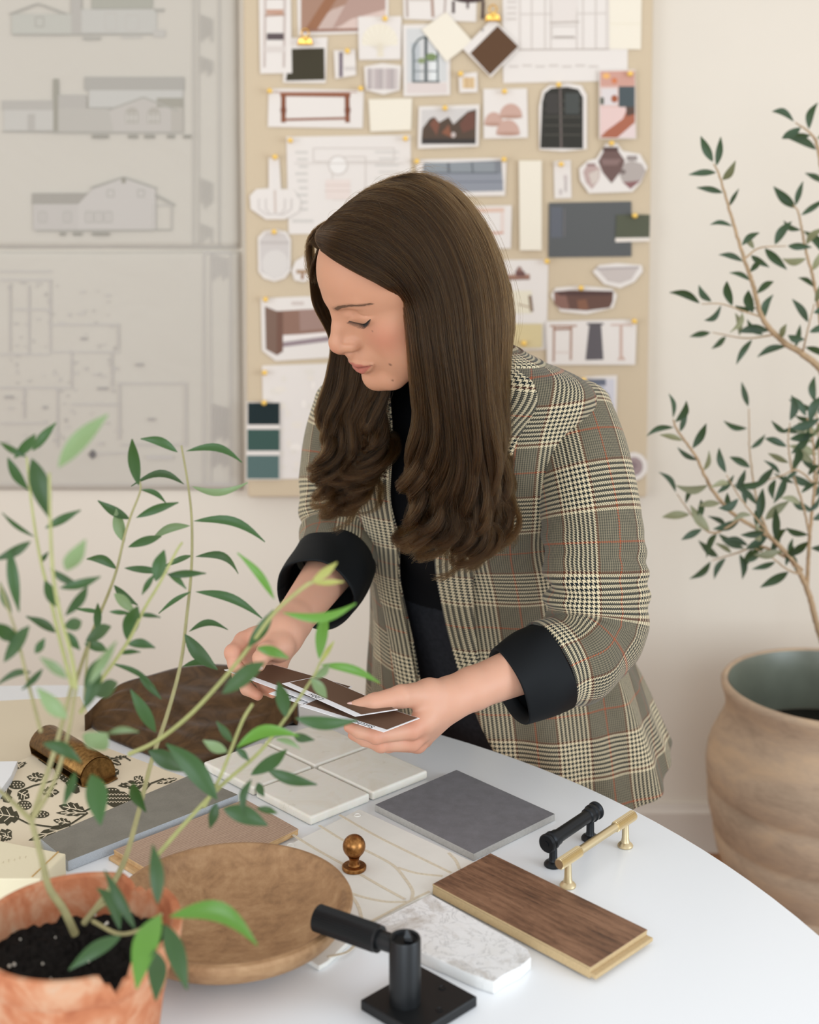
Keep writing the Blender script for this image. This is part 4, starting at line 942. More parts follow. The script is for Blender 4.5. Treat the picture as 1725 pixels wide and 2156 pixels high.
def head_sdf(P):
    p = ((P-HO) @ HM).astype(np.float32); q = _sym(p); x, y, z = q[:, 0], q[:, 1], q[:, 2]
    d = s_ell(p, (0, -.006, .030), (.0725, .094, .080))
    d = smin(d, s_ell(p, (0, .034, .030), (.0545, .0600, .058)), .022)          # forehead
    d = smin(d, s_ell(p, (0, .026, -.034), (.0560, .0590, .078)), .016)         # mid face
    d = smin(d, s_cap(q, (.050, .004, -.062), (.020, .062, -.103), .018, .0175), .025)  # jaw line
    d = smin(d, s_ell(p, (0, .0725, -.1025), (.019, .0205, .0205)), .014)       # chin
    d = smin(d, s_ell(q, (.040, .045, -.032), (.020, .024, .024)), .016)        # cheek
    d = smin(d, s_ell(q, (.034, .042, -.066), (.024, .027, .030)), .018)        # lower cheek
    d = smin(d, s_ell(p, (0, .0745, -.068), (.025, .0210, .022)), .012)         # muzzle
    d = smin(d, s_cap(q, (.006, .0885, .018), (.036, .073, .021), .0075, .0055), .010)  # brow ridge
    d = ssub(d, s_ell(q, (.0310, .0915, .0060), (.0165, .0125, .0075)), .006)   # hollow above the lid
    d = ssub(d, s_ell(q, (.0290, .0925, -.0165), (.0140, .0120, .0070)), .007)  # hollow below the lid
    d = smin(d, s_ell(q, (.0300, .0640, -.0040), (.0155, .0150, .0130)), .003)  # closed lid over the eyeball
    # nose
    d = smin(d, s_chain(p, [(0, .092, .012), (0, .0925, .001), (0, .0980, -.016), (0, .1055, -.030)], [.0046, .0048, .0060, .0085], .006), .008)
    d = smin(d, s_chain(p, [(0, .0830, .004), (0, .0835, -.014), (0, .0855, -.036)], [.0085, .0110, .0140], .006), .010)   # side walls
    d = smin(d, s_ell(p, (0, .1060, -.0370), (.0095, .0100, .0100)), .006)
    d = smin(d, s_ell(q, (.0118, .0915, -.0405), (.0066, .0095, .0078)), .006)
    d = smin(d, s_cap(q, (.0040, .1030, -.0400), (.0115, .0940, -.0410), .0066, .0060), .006)
    d = smin(d, s_cap(p, (0, .1050, -.0455), (0, .0965, -.0520), .0050, .005), .004)
    d = ssub(d, s_chain(q, [(.0105, .1010, -.0320), (.0185, .0930, -.0345), (.0205, .0870, -.0420)], [.0006, .0010, .0010], .002), .004)
    d = ssub(d, s_ell(q, (.0066, .1000, -.0510), (.0034, .0058, .0034)), .0025)
    d = smin(d, s_cap(p, (0, .0940, -.0560), (0, .0925, -.066), .0075, .0070), .006)    # below the nose
    d = ssub(d, s_cap(p, (0, .1040, -.056), (0, .1030, -.064), .0026, .0030), .003)     # philtrum
    # lips
    ul = s_chain(q, LIPU, [.0048, .0050, .0040, .0018], .004); ll = s_chain(q, LIPL, [.0060, .0056, .0042, .0018], .004)
    d = smin(d, ul, .003); d = smin(d, ll, .003)
    d = ssub(d, s_chain(q, LIPM, [.0012, .0012, .0011, .0012], .002), .0020)
    d = ssub(d, s_cap(q, (0, .0990, -.0910), (.012, .0940, -.0900), .0035), .006)       # under the lower lip
    # neck
    d = smin(d, s_cap(P.astype(np.float32), hw([(0, -.028, -.055)])[0], NECK, .050, .056), .03)
    return d
NECK = np.array(W(972, 800, 1.765))
def surf_y(x, z, fn=None):
    """y of the face surface in head space, coming from the front"""
    ys = np.linspace(.125, .02, 211); P = hw(np.stack([np.full(211, x), ys, np.full(211, z)], 1)); d = (fn or head_full)(P.astype(np.float32))
    i = max(1, int(np.argmax(d < 0))); return ys[i-1]+(ys[i]-ys[i-1])*d[i-1]/(d[i-1]-d[i]+1e-12)
CREASE = [(x, surf_y(x, z, head_sdf)+.0002, z) for x, z in ((.0170, -.0040), (.0240, .0015), (.0330, .0032), (.0450, -.0005))]
def lid_cut(P):                                                                  # crease above the lid
    return s_chain(_sym(((P-HO) @ HM).astype(np.float32)), CREASE, [.0006, .0008, .0008, .0006], .002)
def head_full(P): return ssub(head_sdf(P), lid_cut(P), .0022)

# ------------------------------------------------------------------ arms and hands
def Wn(u, v, y): return np.array(W(u, v, y))
L_SH, L_EL, L_WR = Wn(1185, 905, 1.77), Wn(1262, 1345, 1.672), Wn(955, 1466, 1.565)
R_SH, R_EL, R_WR = Wn(745, 880, 1.92), Wn(722, 1165, 1.872), Wn(597, 1334, 1.66)
HANDS = {
 'L': dict(wr=L_WR, el=L_EL,
  fingers=[([(868, 1536, 1.515), (792, 1549, 1.492), (757, 1540, 1.493), (735, 1531, 1.497)], [.0112, .0086, .0078, .0062]),
           ([(868, 1561, 1.528), (802, 1567, 1.505), (768, 1557, 1.508), (743, 1547, 1.516)], [.0112, .0084, .0076, .0060]),
           ([(880, 1566, 1.548), (818, 1568, 1.530), (786, 1560, 1.532), (765, 1552, 1.538)], [.0105, .0080, .0072, .0058]),
           ([(893, 1556, 1.565), (842, 1562, 1.552), (815, 1556, 1.552), (797, 1550, 1.556)], [.0098, .0070, .0064, .0052])],
  thumb=([(905, 1462, 1.548), (846, 1466, 1.520), (788, 1480, 1.514), (750, 1488, 1.517)], [.0165, .0128, .0108, .0078]), nail=0),
 'R': dict(wr=R_WR, el=R_EL,
  fingers=[([(512, 1350, 1.632), (490, 1374, 1.606), (494, 1399, 1.600), (512, 1412, 1.600)], [.0112, .0092, .0082, .0064]),
           ([(530, 1368, 1.648), (505, 1420, 1.640), (520, 1450, 1.618), (543, 1464, 1.606)], [.0112, .0088, .0080, .0064]),
           ([(548, 1376, 1.656), (545, 1425, 1.648), (558, 1450, 1.628), (574, 1460, 1.614)], [.0106, .0084, .0076, .0060]),
           ([(576, 1380, 1.660), (584, 1418, 1.655), (588, 1438, 1.640), (592, 1446, 1.628)], [.0100, .0072, .0066, .0052])],
  thumb=([(590, 1362, 1.632), (560, 1372, 1.606), (549, 1386, 1.592), (547, 1402, 1.588)], [.0155, .0112, .0096, .0066]), nail=0)}
def hand_sdf(key):
    H = HANDS[key]; wr, el = H['wr'], H['el']
    fs = [([Wn(*q) for q in f], r) for f, r in H['fingers']]; th = ([Wn(*q) for q in H['thumb'][0]], H['thumb'][1])
    def fn(P):
        P = P.astype(np.float32)
        d = s_cap(P, el, wr+(el-wr)*.12, .037, .0245)
        d = smin(d, s_cap(P, wr+(el-wr)*.12, wr, .0240, .0225), .01)
        pal = None
        for (pts, r) in fs:
            e = s_cap(P, wr+(pts[0]-wr)*.12, pts[0], .0165, r[0]); pal = e if pal is None else smin(pal, e, .012)
        pal = smin(pal, s_cap(P, wr+(th[0][0]-wr)*.2, th[0][0], .016, th[1][0]), .014)
        pal = smin(pal, s_cap(P, th[0][0], fs[0][0][0]+(wr-fs[0][0][0])*.3, .012, .011), .014)
        if key == 'R':
            for q_, r_ in (((584, 1396, 1.650), .0145), ((545, 1388, 1.642), .0150), ((520, 1366, 1.640), .0130)): pal = smin(pal, s_cap(P, wr, Wn(*q_), .0185, r_), .012)
        d = smin(d, pal, .014)
        d = smin(d, s_chain(P, th[0], th[1], .004), .008)
        for (pts, r) in fs:
            e = s_chain(P, pts, r, .003)
            e = smin(e, np.linalg.norm(P-pts[1].astype(np.float32), axis=1)-r[1]*1.06, .004)
            d = smin(d, e, .0035)
        return d
    allp = np.array([q for f, _ in fs for q in f]+th[0]+[wr, wr+(el-wr)*.75])
    return fn, allp.min(0)-.035, allp.max(0)+.035

# ------------------------------------------------------------------ torso and legs (under the clothes)
PSI = math.radians(28)
FW = np.array([-math.sin(PSI), -math.cos(PSI), 0]); LF = np.array([math.cos(PSI), -math.sin(PSI), 0])
C_HIP, C_WAIST, C_CHEST, C_UP = Wn(1062, 1410, 2.01), Wn(1012, 1215, 1.965), Wn(985, 1000, 1.87), Wn(978, 880, 1.82)
def oell(P, c, a, b, h):
    q = P-c; loc = np.stack([q @ LF, q @ FW, q[:, 2]], 1).astype(np.float32); return s_ell(loc, (0, 0, 0), (a, b, h))
FOOT_L, FOOT_R = np.array([.25, 2.02, .0]), np.array([.05, 2.16, .0])
HIPJ_L, HIPJ_R = C_HIP+LF*.085+np.array([0, 0, -.06]), C_HIP-LF*.085+np.array([0, 0, -.06])
def legs_sdf(P):
    d = oell(P, C_HIP, .165, .112, .13)
    for hj, ft in ((HIPJ_L, FOOT_L), (HIPJ_R, FOOT_R)):
        kn = hj*.52+ft*.48+FW*.02; kn = kn+np.array([0, 0, .02])
        d = smin(d, s_cap(P, hj, kn, .080, .056), .03); d = smin(d, s_cap(P, kn, ft+np.array([0, 0, .09]), .054, .038), .02)
    return d
def torso_sdf(P):
    d = oell(P, C_WAIST, .135, .098, .16)
    d = smin(d, oell(P, C_CHEST, .142, .096, .15), .06)
    d = smin(d, oell(P, C_CHEST+LF*.060+FW*.056, .056, .048, .06), .03); d = smin(d, oell(P, C_CHEST-LF*.060+FW*.056, .056, .048, .06), .03)
    d = smin(d, s_cap(P, L_SH*.8+C_UP*.2, R_SH*.8+C_UP*.2, .046), .05)
    d = smin(d, s_cap(P, C_UP, NECK, .07, .055), .05)
    d = smin(d, oell(P, C_HIP, .160, .108, .12), .05)
    return d
def body_sdf(P):
    P = P.astype(np.float32); d = torso_sdf(P)
    d = smin(d, s_cap(P, L_SH, L_EL, .040, .034), .03); d = smin(d, s_cap(P, R_SH, R_EL, .036, .032), .03)
    d = smin(d, legs_sdf(P)+.004, .03)
    for ft in (FOOT_L, FOOT_R): d = smin(d, s_cap(P, ft+np.array([0, 0, .06]), ft+FW*.13+np.array([0, 0, .03]), .034, .026), .02)
    return d

m_skin = bpy.data.materials.new('skin'); t = NT(m_skin)
a = t.attr('Col'); n = t.noise(t.coord('Object'), 420, 3, .6); n2 = t.noise(t.coord('Object'), 38, 3, .5)
c = t.mix(t.m('MULTIPLY', t.m('SUBTRACT', n2, .35), .25), a.outputs[0], t.mix(1.0, a.outputs[0], (.95, .74, .70), 'MULTIPLY'))
t.color(c); t.set(Roughness=.5); t.b.inputs['Specular IOR Level'].default_value = .38
t.b.inputs['Subsurface Weight'].default_value = .22; t.b.inputs['Subsurface Radius'].default_value = (1, .36, .2); t.b.inputs['Subsurface Scale'].default_value = .0045
t.bump(n, .10, .0006)

person = thing('person', 'long brown haired woman in a plaid blazer leaning over the table holding swatch cards', 'person', tuple((FOOT_L+FOOT_R)/2))
parts_vf = []
hv, hf = nets(head_full, HO-.185, HO+.16, .0016)
keep = None
hv = smooth(hv, hf, 1, .35); parts_vf.append((hv, hf))
for key in 'LR':
    fn, lo, hi = hand_sdf(key); v_, f_ = nets(fn, lo, hi, .0014); parts_vf.append((smooth(v_, f_, 1, .4), f_))
bv, bf = nets(body_sdf, (-.35, 1.45, -.005), (.55, 2.35, 1.36), .008); parts_vf.append((smooth(bv, bf, 2), bf))
V = np.vstack([p[0] for p in parts_vf]); off = np.cumsum([0]+[len(p[0]) for p in parts_vf]); F = np.vstack([p[1]+o for p, o in zip(parts_vf, off)])
# skin colours, the face base darkened for its shade: lips, cheeks, brows, nails
SKIN = np.array(rgb(193, 140, 110)); LIP = np.array(rgb(168, 92, 80)); BLUSH = np.array(rgb(194, 122, 98)); BROW = np.array(rgb(104, 74, 54)); KNUCK = np.array(rgb(202, 132, 106))
C = np.tile(SKIN, (len(V), 1)); nh = len(hv); q = _sym(hl(hv))
def blend(C, m, c): return C*(1-m[:, None])+c*m[:, None]
def sstep(d, a, b): return np.clip((b-d)/(b-a), 0, 1)
Ch = C[:nh]
Ch = blend(Ch, .55*sstep(np.linalg.norm((q-[.045, .062, -.035])/[1, 1, .9], axis=1), .008, .034), BLUSH)
Ch = blend(Ch, .40*sstep(np.linalg.norm(q-[0, .113, -.040], axis=1), .004, .014), BLUSH)
def flat(pts): return s_chain(q*[1, 0, 1]+[0, 0, 0], [(p_[0], 0, p_[1]) for p_ in pts], [.0001]*len(pts), .0005) if len(pts) > 1 else None
front = sstep(-q[:, 1], -.075, -.070)
def band2(top, bot):                                    # 1 inside the outline given by z(x) curves
    xs = np.linspace(0, .026, 40); zt = np.interp(q[:, 0], [p_[0] for p_ in top], [p_[1] for p_ in top]); zb_ = np.interp(q[:, 0], [p_[0] for p_ in bot], [p_[1] for p_ in bot])
    return np.clip((zt-q[:, 2])/.0011+.5, 0, 1)*np.clip((q[:, 2]-zb_)/.0011+.5, 0, 1)*np.clip((.0248-q[:, 0])/.0012, 0, 1)*front
Ch = blend(Ch, .85*band2([(0, -.0668), (.0045, -.0655), (.010, -.0665), (.018, -.0690), (.025, -.0712)], [(0, -.0868), (.007, -.0860), (.014, -.0820), (.020, -.0765), (.025, -.0715)]), LIP)
Ch = blend(Ch, .7*np.clip(1-(flat([(0, -.0750), (.009, -.0745), (.017, -.0728), (.0255, -.0710)]))/.0011, 0, 1)*front, np.array(rgb(92, 42, 36)))
browd = flat([(.0120, .0135), (.022, .0185), (.036, .0212), (.052, .0190)])
Ch = blend(Ch, .42*sstep(browd-np.interp(q[:, 0], [.01, .03, .052], [.0026, .0020, .0002]), -.001, .0022)*front, BROW)
pl = hl(hv)
for mx, r_ in (((.0445, surf_y(.0445, -.0715), -.0715), .0013), ((.036, surf_y(.036, -.098), -.098), .0009), ((.040, .072, -.022), .0007), ((.0465, .0668, -.060), .0006)):
    Ch = blend(Ch, .8*sstep(np.abs(np.linalg.norm(pl-mx, axis=1)), r_*.7, r_*2.2), np.array(rgb(96, 60, 44)))
C[:nh] = Ch
for ki, key in enumerate('LR'):
    s = slice(off[1+ki], off[2+ki]); P = V[s]; Cc = C[s]*0+np.array(rgb(208, 158, 132))  # hands get a lighter skin copy, brighter light on them put into the colour
    for pts, r in HANDS[key]['fingers']:
        for j in (0, 1): Cc = blend(Cc, .45*sstep(np.linalg.norm(P-Wn(*pts[j]), axis=1), r[j]*.8, r[j]*2.0), KNUCK)
        Cc = blend(Cc, .5*sstep(np.linalg.norm(P-Wn(*pts[3]), axis=1), r[3]*.8, r[3]*2.2), KNUCK)
    C[s] = Cc
body = npm('body', V, F, m_skin, person, col=C)
print('body', len(V))
# nails
m_nail = mat('pale_pink_nail', rgb(236, 196, 188), .35)
def nail(c, along_, up_, L, w):
    z = up_/np.linalg.norm(up_); y = along_-z*np.dot(along_, z); y /= np.linalg.norm(y); x = np.cross(y, z)
    V, Fc = [], []; nu, nv = 8, 8
    for i in range(nv+1):
        s = i/nv; ww = w*(.80+.20*math.sin(PI*min(1, s*1.1)))*(1 if s < .75 else math.sqrt(max(0.02, 1-((s-.75)/.25)**2)))
        for j in range(nu+1):
            u = j/nu*2-1; V.append(c+x*u*ww/2+y*(s-.5)*L+z*(-.32*w*u*u+.0003-.0012*(s-.4)**2))
    for i in range(nv):
        for j in range(nu): a = i*(nu+1)+j; Fc.append((a, a+1, a+nu+2, a+nu+1))
    o = mesh('nail', V, Fc, m_nail, body, True); sm = o.modifiers.new('thick', 'SOLIDIFY'); sm.thickness = .0006; return o
tl = [Wn(*q) for q in HANDS['L']['thumb'][0]]; ax = tl[3]-tl[2]; ax /= np.linalg.norm(ax)
upv = np.array([-.10, -.62, .78]); nail(tl[3]+ax*.0050+upv*.0072, ax, upv, .0175, .0112)
tr = [Wn(*q) for q in HANDS['R']['thumb'][0]]; ax = tr[3]-tr[2]; ax /= np.linalg.norm(ax)
upv = np.array([.35, -.75, .55]); nail(tr[3]+upv*.0062, ax, upv, .0125, .0092)
tr = [Wn(*q) for q in HANDS['R']['fingers'][0][0]]; ax = tr[3]-tr[2]; ax /= np.linalg.norm(ax)
# lashes and brows as fine hairs on the skin
m_lash = mat('dark_lashes', (.012, .009, .007), .6)
m_brow = mat('brown_brow_hair', rgb(126, 92, 68), .7)
random.seed(3)
for side in (1, -1):
    vf = []
    lp = crom([(.0162, 0, -.0072), (.0220, 0, -.0100), (.0290, 0, -.0112), (.0370, 0, -.0094), (.0440, 0, -.0042)], 64)
    for k, (x, _, z) in enumerate(lp):
        s = k/63; y = surf_y(x*side, z)
        L = .0066+.0040*s+random.uniform(-.0008, .0008); dx = (s-.42)*.55
        p0 = np.array([x*side, y-.0004, z]); dirv = np.array([side*dx, .62, -.62]); dirv /= np.linalg.norm(dirv)
        pts = [p0+dirv*L*q+np.array([side*.0004*q, 0, .0034*q*q]) for q in np.linspace(0, 1, 5)]
        vf.append(tube_data(hw(pts), np.linspace(.00022, .00006, 5), 4))
    ln = np.array([(x*side, surf_y(x*side, z)-.0002, z) for x, _, z in lp]); vf.append(tube_data(hw(ln), .00038, 5))
    v, f = join(vf); o = mesh('eyelashes', v, f, m_lash, body, True); o['kind'] = 'stuff'
    vf = []
    bp_ = crom([(.0120, 0, .0130), (.022, 0, .0185), (.036, 0, .0212), (.052, 0, .0190)], 90)
    for k, (x, _, z) in enumerate(bp_):
        s = k/89
        for _ in range(3):
            zz = z+random.uniform(-.0030, .0030)*(1-.7*s); y = surf_y(x*side, zz)
            tx = np.array([side*.0050, -.0010-.002*s, .0022*(1-1.6*s)+(.0010 if zz < z else -.0008)])*random.uniform(.8, 1.2)
            p0 = np.array([x*side, y, zz]); vf.append(tube_data(hw([p0, p0+tx*.5+[0, .0005, 0], p0+tx]), [.00013, .00013, .00005], 3))
    v, f = join(vf); o = mesh('eyebrow', v, f, m_brow, body, True); o['kind'] = 'stuff'
# ------------------------------------------------------------------ clothes
m_top = mat('black_knit', (.006, .006, .007), .9, bump=.1, bscale=700, spec=.12)
m_jean = mat('washed_black_denim', (.017, .018, .022), .8, var=.25, vscale=160, bump=.3, bscale=900, spec=.2)
m_shoe = mat('black_leather', (.015, .014, .014), .4)
m_lining = mat('black_satin_lining', (.005, .006, .007), .65, spec=.2)
def crop(fn, planes):
    def g(P):
        d = fn(P)
        for n, c in planes: d = np.maximum(d, (P-np.asarray(c)) @ np.asarray(n))
        return d.astype(np.float32)
    return g
WAISTB = Wn(900, 1265, 1.90)
nW = np.array([.05, -.10, -1.0]); nW /= np.linalg.norm(nW)
v_, f_ = nets(crop(lambda P: torso_sdf(P.astype(np.float32))-.006, [(nW, WAISTB-np.array([0, 0, .02])), (np.array([0, 0, 1.0]), (0, 0, 1.262))]), (-.3, 1.5, .78), (.45, 2.3, 1.30), .006)
npm('black_top', smooth(v_, f_, 2), f_, m_top, person)
def jeans_sdf(P):
    P = P.astype(np.float32); d = legs_sdf(P)
    d = smin(d, oell(P, C_WAIST, .132, .095, .16), .05)
    return d-.010
v_, f_ = nets(crop(jeans_sdf, [(-nW, WAISTB), (np.array([0, 0, -1.0]), (0, 0, .05))]), (-.3, 1.6, .02), (.5, 2.4, 1.0), .007)
jeans = npm('jeans', smooth(v_, f_, 2), f_, m_jean, person)
def shoe_sdf(ft):
    return lambda P: np.maximum(smin(s_cap(P.astype(np.float32), ft+np.array([0, 0, .05]), ft+FW*.14+np.array([0, 0, .028]), .046, .032), s_cap(P.astype(np.float32), ft+np.array([0, 0, .05]), ft+np.array([0, 0, .12]), .044, .046), .02), -(P[:, 2]-.0)).astype(np.float32)
for ft in (FOOT_L, FOOT_R):
    v_, f_ = nets(shoe_sdf(ft), ft-.24, ft+.24, .006); npm('shoe', smooth(v_, f_, 1), f_, m_shoe, person)

# glen check woven from warp and weft threads
m_plaid = bpy.data.materials.new('glen_check_wool'); t = NT(m_plaid)
uvn = t.n.new('ShaderNodeUVMap'); sp = t.n.new('ShaderNodeSeparateXYZ'); t.nt.links.new(uvn.outputs[0], sp.inputs[0])
TH = .00076
def weave(coord, per, nb):
    i = t.m('FLOOR', t.m('DIVIDE', coord, TH)); k = t.m('FLOORED_MODULO', i, per)
    band = t.m('LESS_THAN', k, nb)
    d4 = t.m('LESS_THAN', t.m('FLOORED_MODULO', k, 8), 4); d2 = t.m('LESS_THAN', t.m('FLOORED_MODULO', k, 4), 2)
    dark = t.m('ADD', t.m('MULTIPLY', band, d4), t.m('MULTIPLY', t.m('SUBTRACT', 1, band), d2))
    edge = t.m('ADD', t.m('LESS_THAN', k, 8), t.m('MULTIPLY', t.m('GREATER_THAN', k, nb-8.5), band))
    brown = t.m('MULTIPLY', t.m('MULTIPLY', edge, band), d4)
    rust = t.m('LESS_THAN', t.m('ABSOLUTE', t.m('SUBTRACT', k, nb+(per-nb)/2)), 1.7)
    c = t.mix(dark, rgb(212, 197, 163), (.010, .014, .016)); c = t.mix(brown, c, rgb(92, 52, 34)); c = t.mix(rust, c, rgb(160, 84, 54))
    # the plain ground is woven from closer shades
    g = t.mix(d2, rgb(124, 115, 95), rgb(78, 75, 64)); g = t.mix(rust, g, rgb(160, 84, 54))
    return i, band, t.mix(band, g, c)
iu, bu, cu_ = weave(sp.outputs[0], 144, 68); iv, bv_, cv_ = weave(sp.outputs[1], 172, 80)
tw = t.m('LESS_THAN', t.m('FLOORED_MODULO', t.m('ADD', iu, iv), 4), 2)
col_ = t.mix(tw, cu_, cv_)
t.color(col_); t.set(Roughness=.9); t.b.inputs['Specular IOR Level'].default_value = .12; t.b.inputs['Sheen Weight'].default_value = .12
t.bump(t.m('MULTIPLY', tw, 1.0), .12, .0006)

blazer = npm  # placeholder name, replaced below
def grid_faces(n, m, wrap=False):
    f = []
    for i in range(n-1):
        for j in range(m-(0 if wrap else 1)):
            a, b = i*m+j, i*m+(j+1) % m; f.append((a, b, b+m, a+m))
    return np.array(f)
def garment(name, P, uv, mt, parent, thick=.0022, wrap=False):
    n, m = P.shape[:2]
    o = npm(name, P.reshape(-1, 3), grid_faces(n, m, wrap), mt, parent, uv=uv.reshape(-1, 2))
    s = o.modifiers.new('cloth', 'SOLIDIFY'); s.thickness = thick; s.offset = 0
    return o
# body of the blazer: rings round the trunk, each (centre px, py, Y, half width, half depth, exponent, right edge deg, left edge deg, yaw deg)
RINGS = [(984, 722, 1.775, .064, .058, 2.0, -50, 48, 28), (984, 744, 1.775, .092, .066, 2.0, -38, 42, 28), (984, 772, 1.782, .158, .080, 2.2, -26, 34, 28), (982, 820, 1.80, .184, .098, 2.3, -18, 28, 28), (980, 890, 1.825, .184, .122, 2.3, -12.5, 20, 28),
         (984, 1000, 1.865, .186, .142, 2.3, -11.5, 12, 28), (996, 1110, 1.92, .179, .143, 2.2, -13.5, 4, 28), (1012, 1215, 1.965, .174, .134, 2.1, -21, 2, 28), (1035, 1320, 1.99, .190, .146, 2.1, -18, 4, 28),
         (1058, 1440, 2.00, .214, .160, 2.1, -14, 9, 28), (1075, 1560, 2.00, .232, .172, 2.1, -10, 20, 28), (1084, 1632, 1.99, .238, .178, 2.1, -8, 27, 28)]
NR, NA = 150, 240
RA = crom(np.array([[*Wn(r[0], r[1], r[2]), *r[3:]] for r in RINGS]), NR)
def ring_point(i, th, off=0.0):
    cx, cy, cz, a, b, n, eR, eL, yw = RA[i]
    ps = math.radians(yw); lf = np.array([math.cos(ps), -math.sin(ps), 0]); fw = np.array([-math.sin(ps), -math.cos(ps), 0])
    s, c = np.sin(th), np.cos(th)
    x = np.sign(s)*np.abs(s)**(2/n)*(a+off); y = np.sign(c)*np.abs(c)**(2/n)*(b+off)
    # shoulders slope: outer points of the upper rings drop
    zz = np.full_like(x, cz)
    top = max(0, 1-i/(NR*.36)); zz = zz-.026*top*(np.abs(x)/.17)**1.6
    return np.stack([cx+lf[0]*x+fw[0]*y, cy+lf[1]*x+fw[1]*y, zz], -1)
P = np.zeros((NR, NA, 3)); uv = np.zeros((NR, NA, 2)); vlen = 0
TH_ = np.zeros((NR, NA))
for i in range(NR):
    eR, eL = np.radians(RA[i][6]), np.radians(RA[i][7])
    th = np.linspace(eL, 2*PI+eR, NA); TH_[i] = th; P[i] = ring_point(i, th)
h = np.linspace(0, 1, NR)[:, None]
# cloth folds: long soft pleats towards the hem, little drag lines at the waist
fold = .0052*np.sin(TH_*9+2.0*h)*np.clip((h-.55)/.35, 0, 1)+.0034*np.sin(TH_*17-3*h)*np.clip((h-.62)/.3, 0, 1)+.003*np.sin(h*46+TH_*5)*np.exp(-((h-.52)/.10)**2)
P[:, :, 2] += .085*np.clip((h-.70)/.30, 0, 1)**1.3*(1-np.cos(TH_))/2
cen = P.mean(1, keepdims=True); rad = P-cen; rad[:, :, 2] = 0; rad /= np.linalg.norm(rad, axis=2, keepdims=True)+1e-9
P += rad*fold[:, :, None]
ds = np.linalg.norm(np.diff(P, axis=1), axis=2); u = np.concatenate([np.zeros((NR, 1)), np.cumsum(ds, 1)], 1); uL = u.copy(); mid = u[:, NA//2][:, None]
dv = np.linalg.norm(np.diff(P, axis=0), axis=2); v = np.concatenate([np.zeros((1, NA)), np.cumsum(dv, 0)], 0)
# measure across from the front edge so that the check runs down the fronts
w_ = np.clip((np.arange(NA)/NA-.42)/.16, 0, 1)[None, :]; w_ = w_*w_*(3-2*w_)
eLr, eRr = np.radians(RA[:, 6+1]), np.radians(RA[:, 6])
uleft = uL+(RA[:, 3]*np.sin(eLr))[:, None]; uright = -((uL[:, -1:]-uL)+(RA[:, 3]*np.sin(-eRr))[:, None])+1.0944
uv[:, :, 0] = uleft*(1-w_)+uright*w_-.032; uv[:, :, 1] = .22*v+.80*(1.30-P[:, :, 2])+.045
blazer = garment('blazer', P, uv, m_plaid, person)
def edge_strip(side, w0, w1, i0, i1, off, name, ushift):
    """turned-back front edge: a band laid on the outside of the front"""
    idx = np.arange(i0, i1); m = 18; Q = np.zeros((len(idx), m, 3)); U = np.zeros((len(idx), m, 2)); acc = 0
    for k, i in enumerate(idx):
        s = k/(len(idx)-1); w = w0[0]*(1-s)+w0[1]*s if not callable(w0) else w0(s)
        e = math.radians(RA[i][6]+360 if side == 'R' else RA[i][7]); R_ = (RA[i][3]+RA[i][4])/2*.85
        th = np.linspace(e, e-w/R_ if side == 'R' else e+w/R_, m)
        if side == 'R': th = th+.010
        else: th = th-.010
        lift = off+.0022*np.sin(np.linspace(0, PI, m))+.0012
        Q[k] = np.array([ring_point(i, np.array([q]), l)[0] for q, l in zip(th, lift)])
        if k: acc += np.linalg.norm(Q[k, 0]-Q[k-1, 0])
        U[k, :, 0] = np.linspace(0, w, m)+ushift; U[k, :, 1] = acc+.02
    return garment(name, Q, U, m_plaid, blazer, .0028)
edge_strip('R', lambda s: .046*min(1, .30+1.3*s) if s < .55 else .046-.020*(s-.55)/.45, None, 16, 128, .005, 'lapel', .004)
edge_strip('L', lambda s: .050*min(1, .30+1.3*s) if s < .5 else .050-.030*(s-.5)/.5, None, 16, 118, .005, 'lapel', .008)
# collar standing round the neck
Q = []; U = []
for k, i in enumerate((4, 8, 12, 16)):
    e0, e1 = math.radians(RA[i][7]), math.radians(RA[i][6]+360); th = np.linspace(e0-.1, e1+.1, 80)
    q = ring_point(i, th, .003+.001*k); Q.append(q); U.append(np.stack([np.linspace(0, .3, 80), np.full(80, .012*k)], 1))
garment('collar', np.array(Q), np.array(U), m_plaid, blazer, .003)

def sleeve(name, path, rads, folds, ushift=0, vshift=0, nl=130, na=96, flat=1.0):
    path = crom(np.array(path), nl); rads = crom(np.array(rads)[:, None], nl)[:, 0]
    tg, N, B = frames(path); ang = np.linspace(0, 2*PI, na+1); Q = np.zeros((nl, na+1, 3)); U = np.zeros((nl, na+1, 2))
    L = np.concatenate([[0], np.cumsum(np.linalg.norm(np.diff(path, axis=0), axis=1))]); s = L/L[-1]
    for i in range(nl):
        r = rads[i]*(1+folds(s[i], ang, L[i]))
        Q[i] = path[i]+(np.cos(ang)*r)[:, None]*N[i]+(np.sin(ang)*r)[:, None]*B[i]
        U[i, :, 0] = ang*(4*144*.00076/(2*PI))+ushift; U[i, :, 1] = L[i]+vshift
    return Q, U, N, B, tg
def cap_front(Q, U, depth=.03, n=10):
    """round the sleeve head off into the armhole"""
    c = Q[0].mean(0); r0 = Q[0]-c; ax = Q[0].mean(0)-Q[4].mean(0); ax /= np.linalg.norm(ax)
    H = []; HU = []
    for k in range(n, 0, -1):
        a = k/n*PI/2; H.append(c+r0*math.cos(a)+ax*depth*math.sin(a)); u = U[0].copy(); u[:, 1] -= depth*a; HU.append(u)
    return np.concatenate([np.array(H), Q]), np.concatenate([np.array(HU), U])
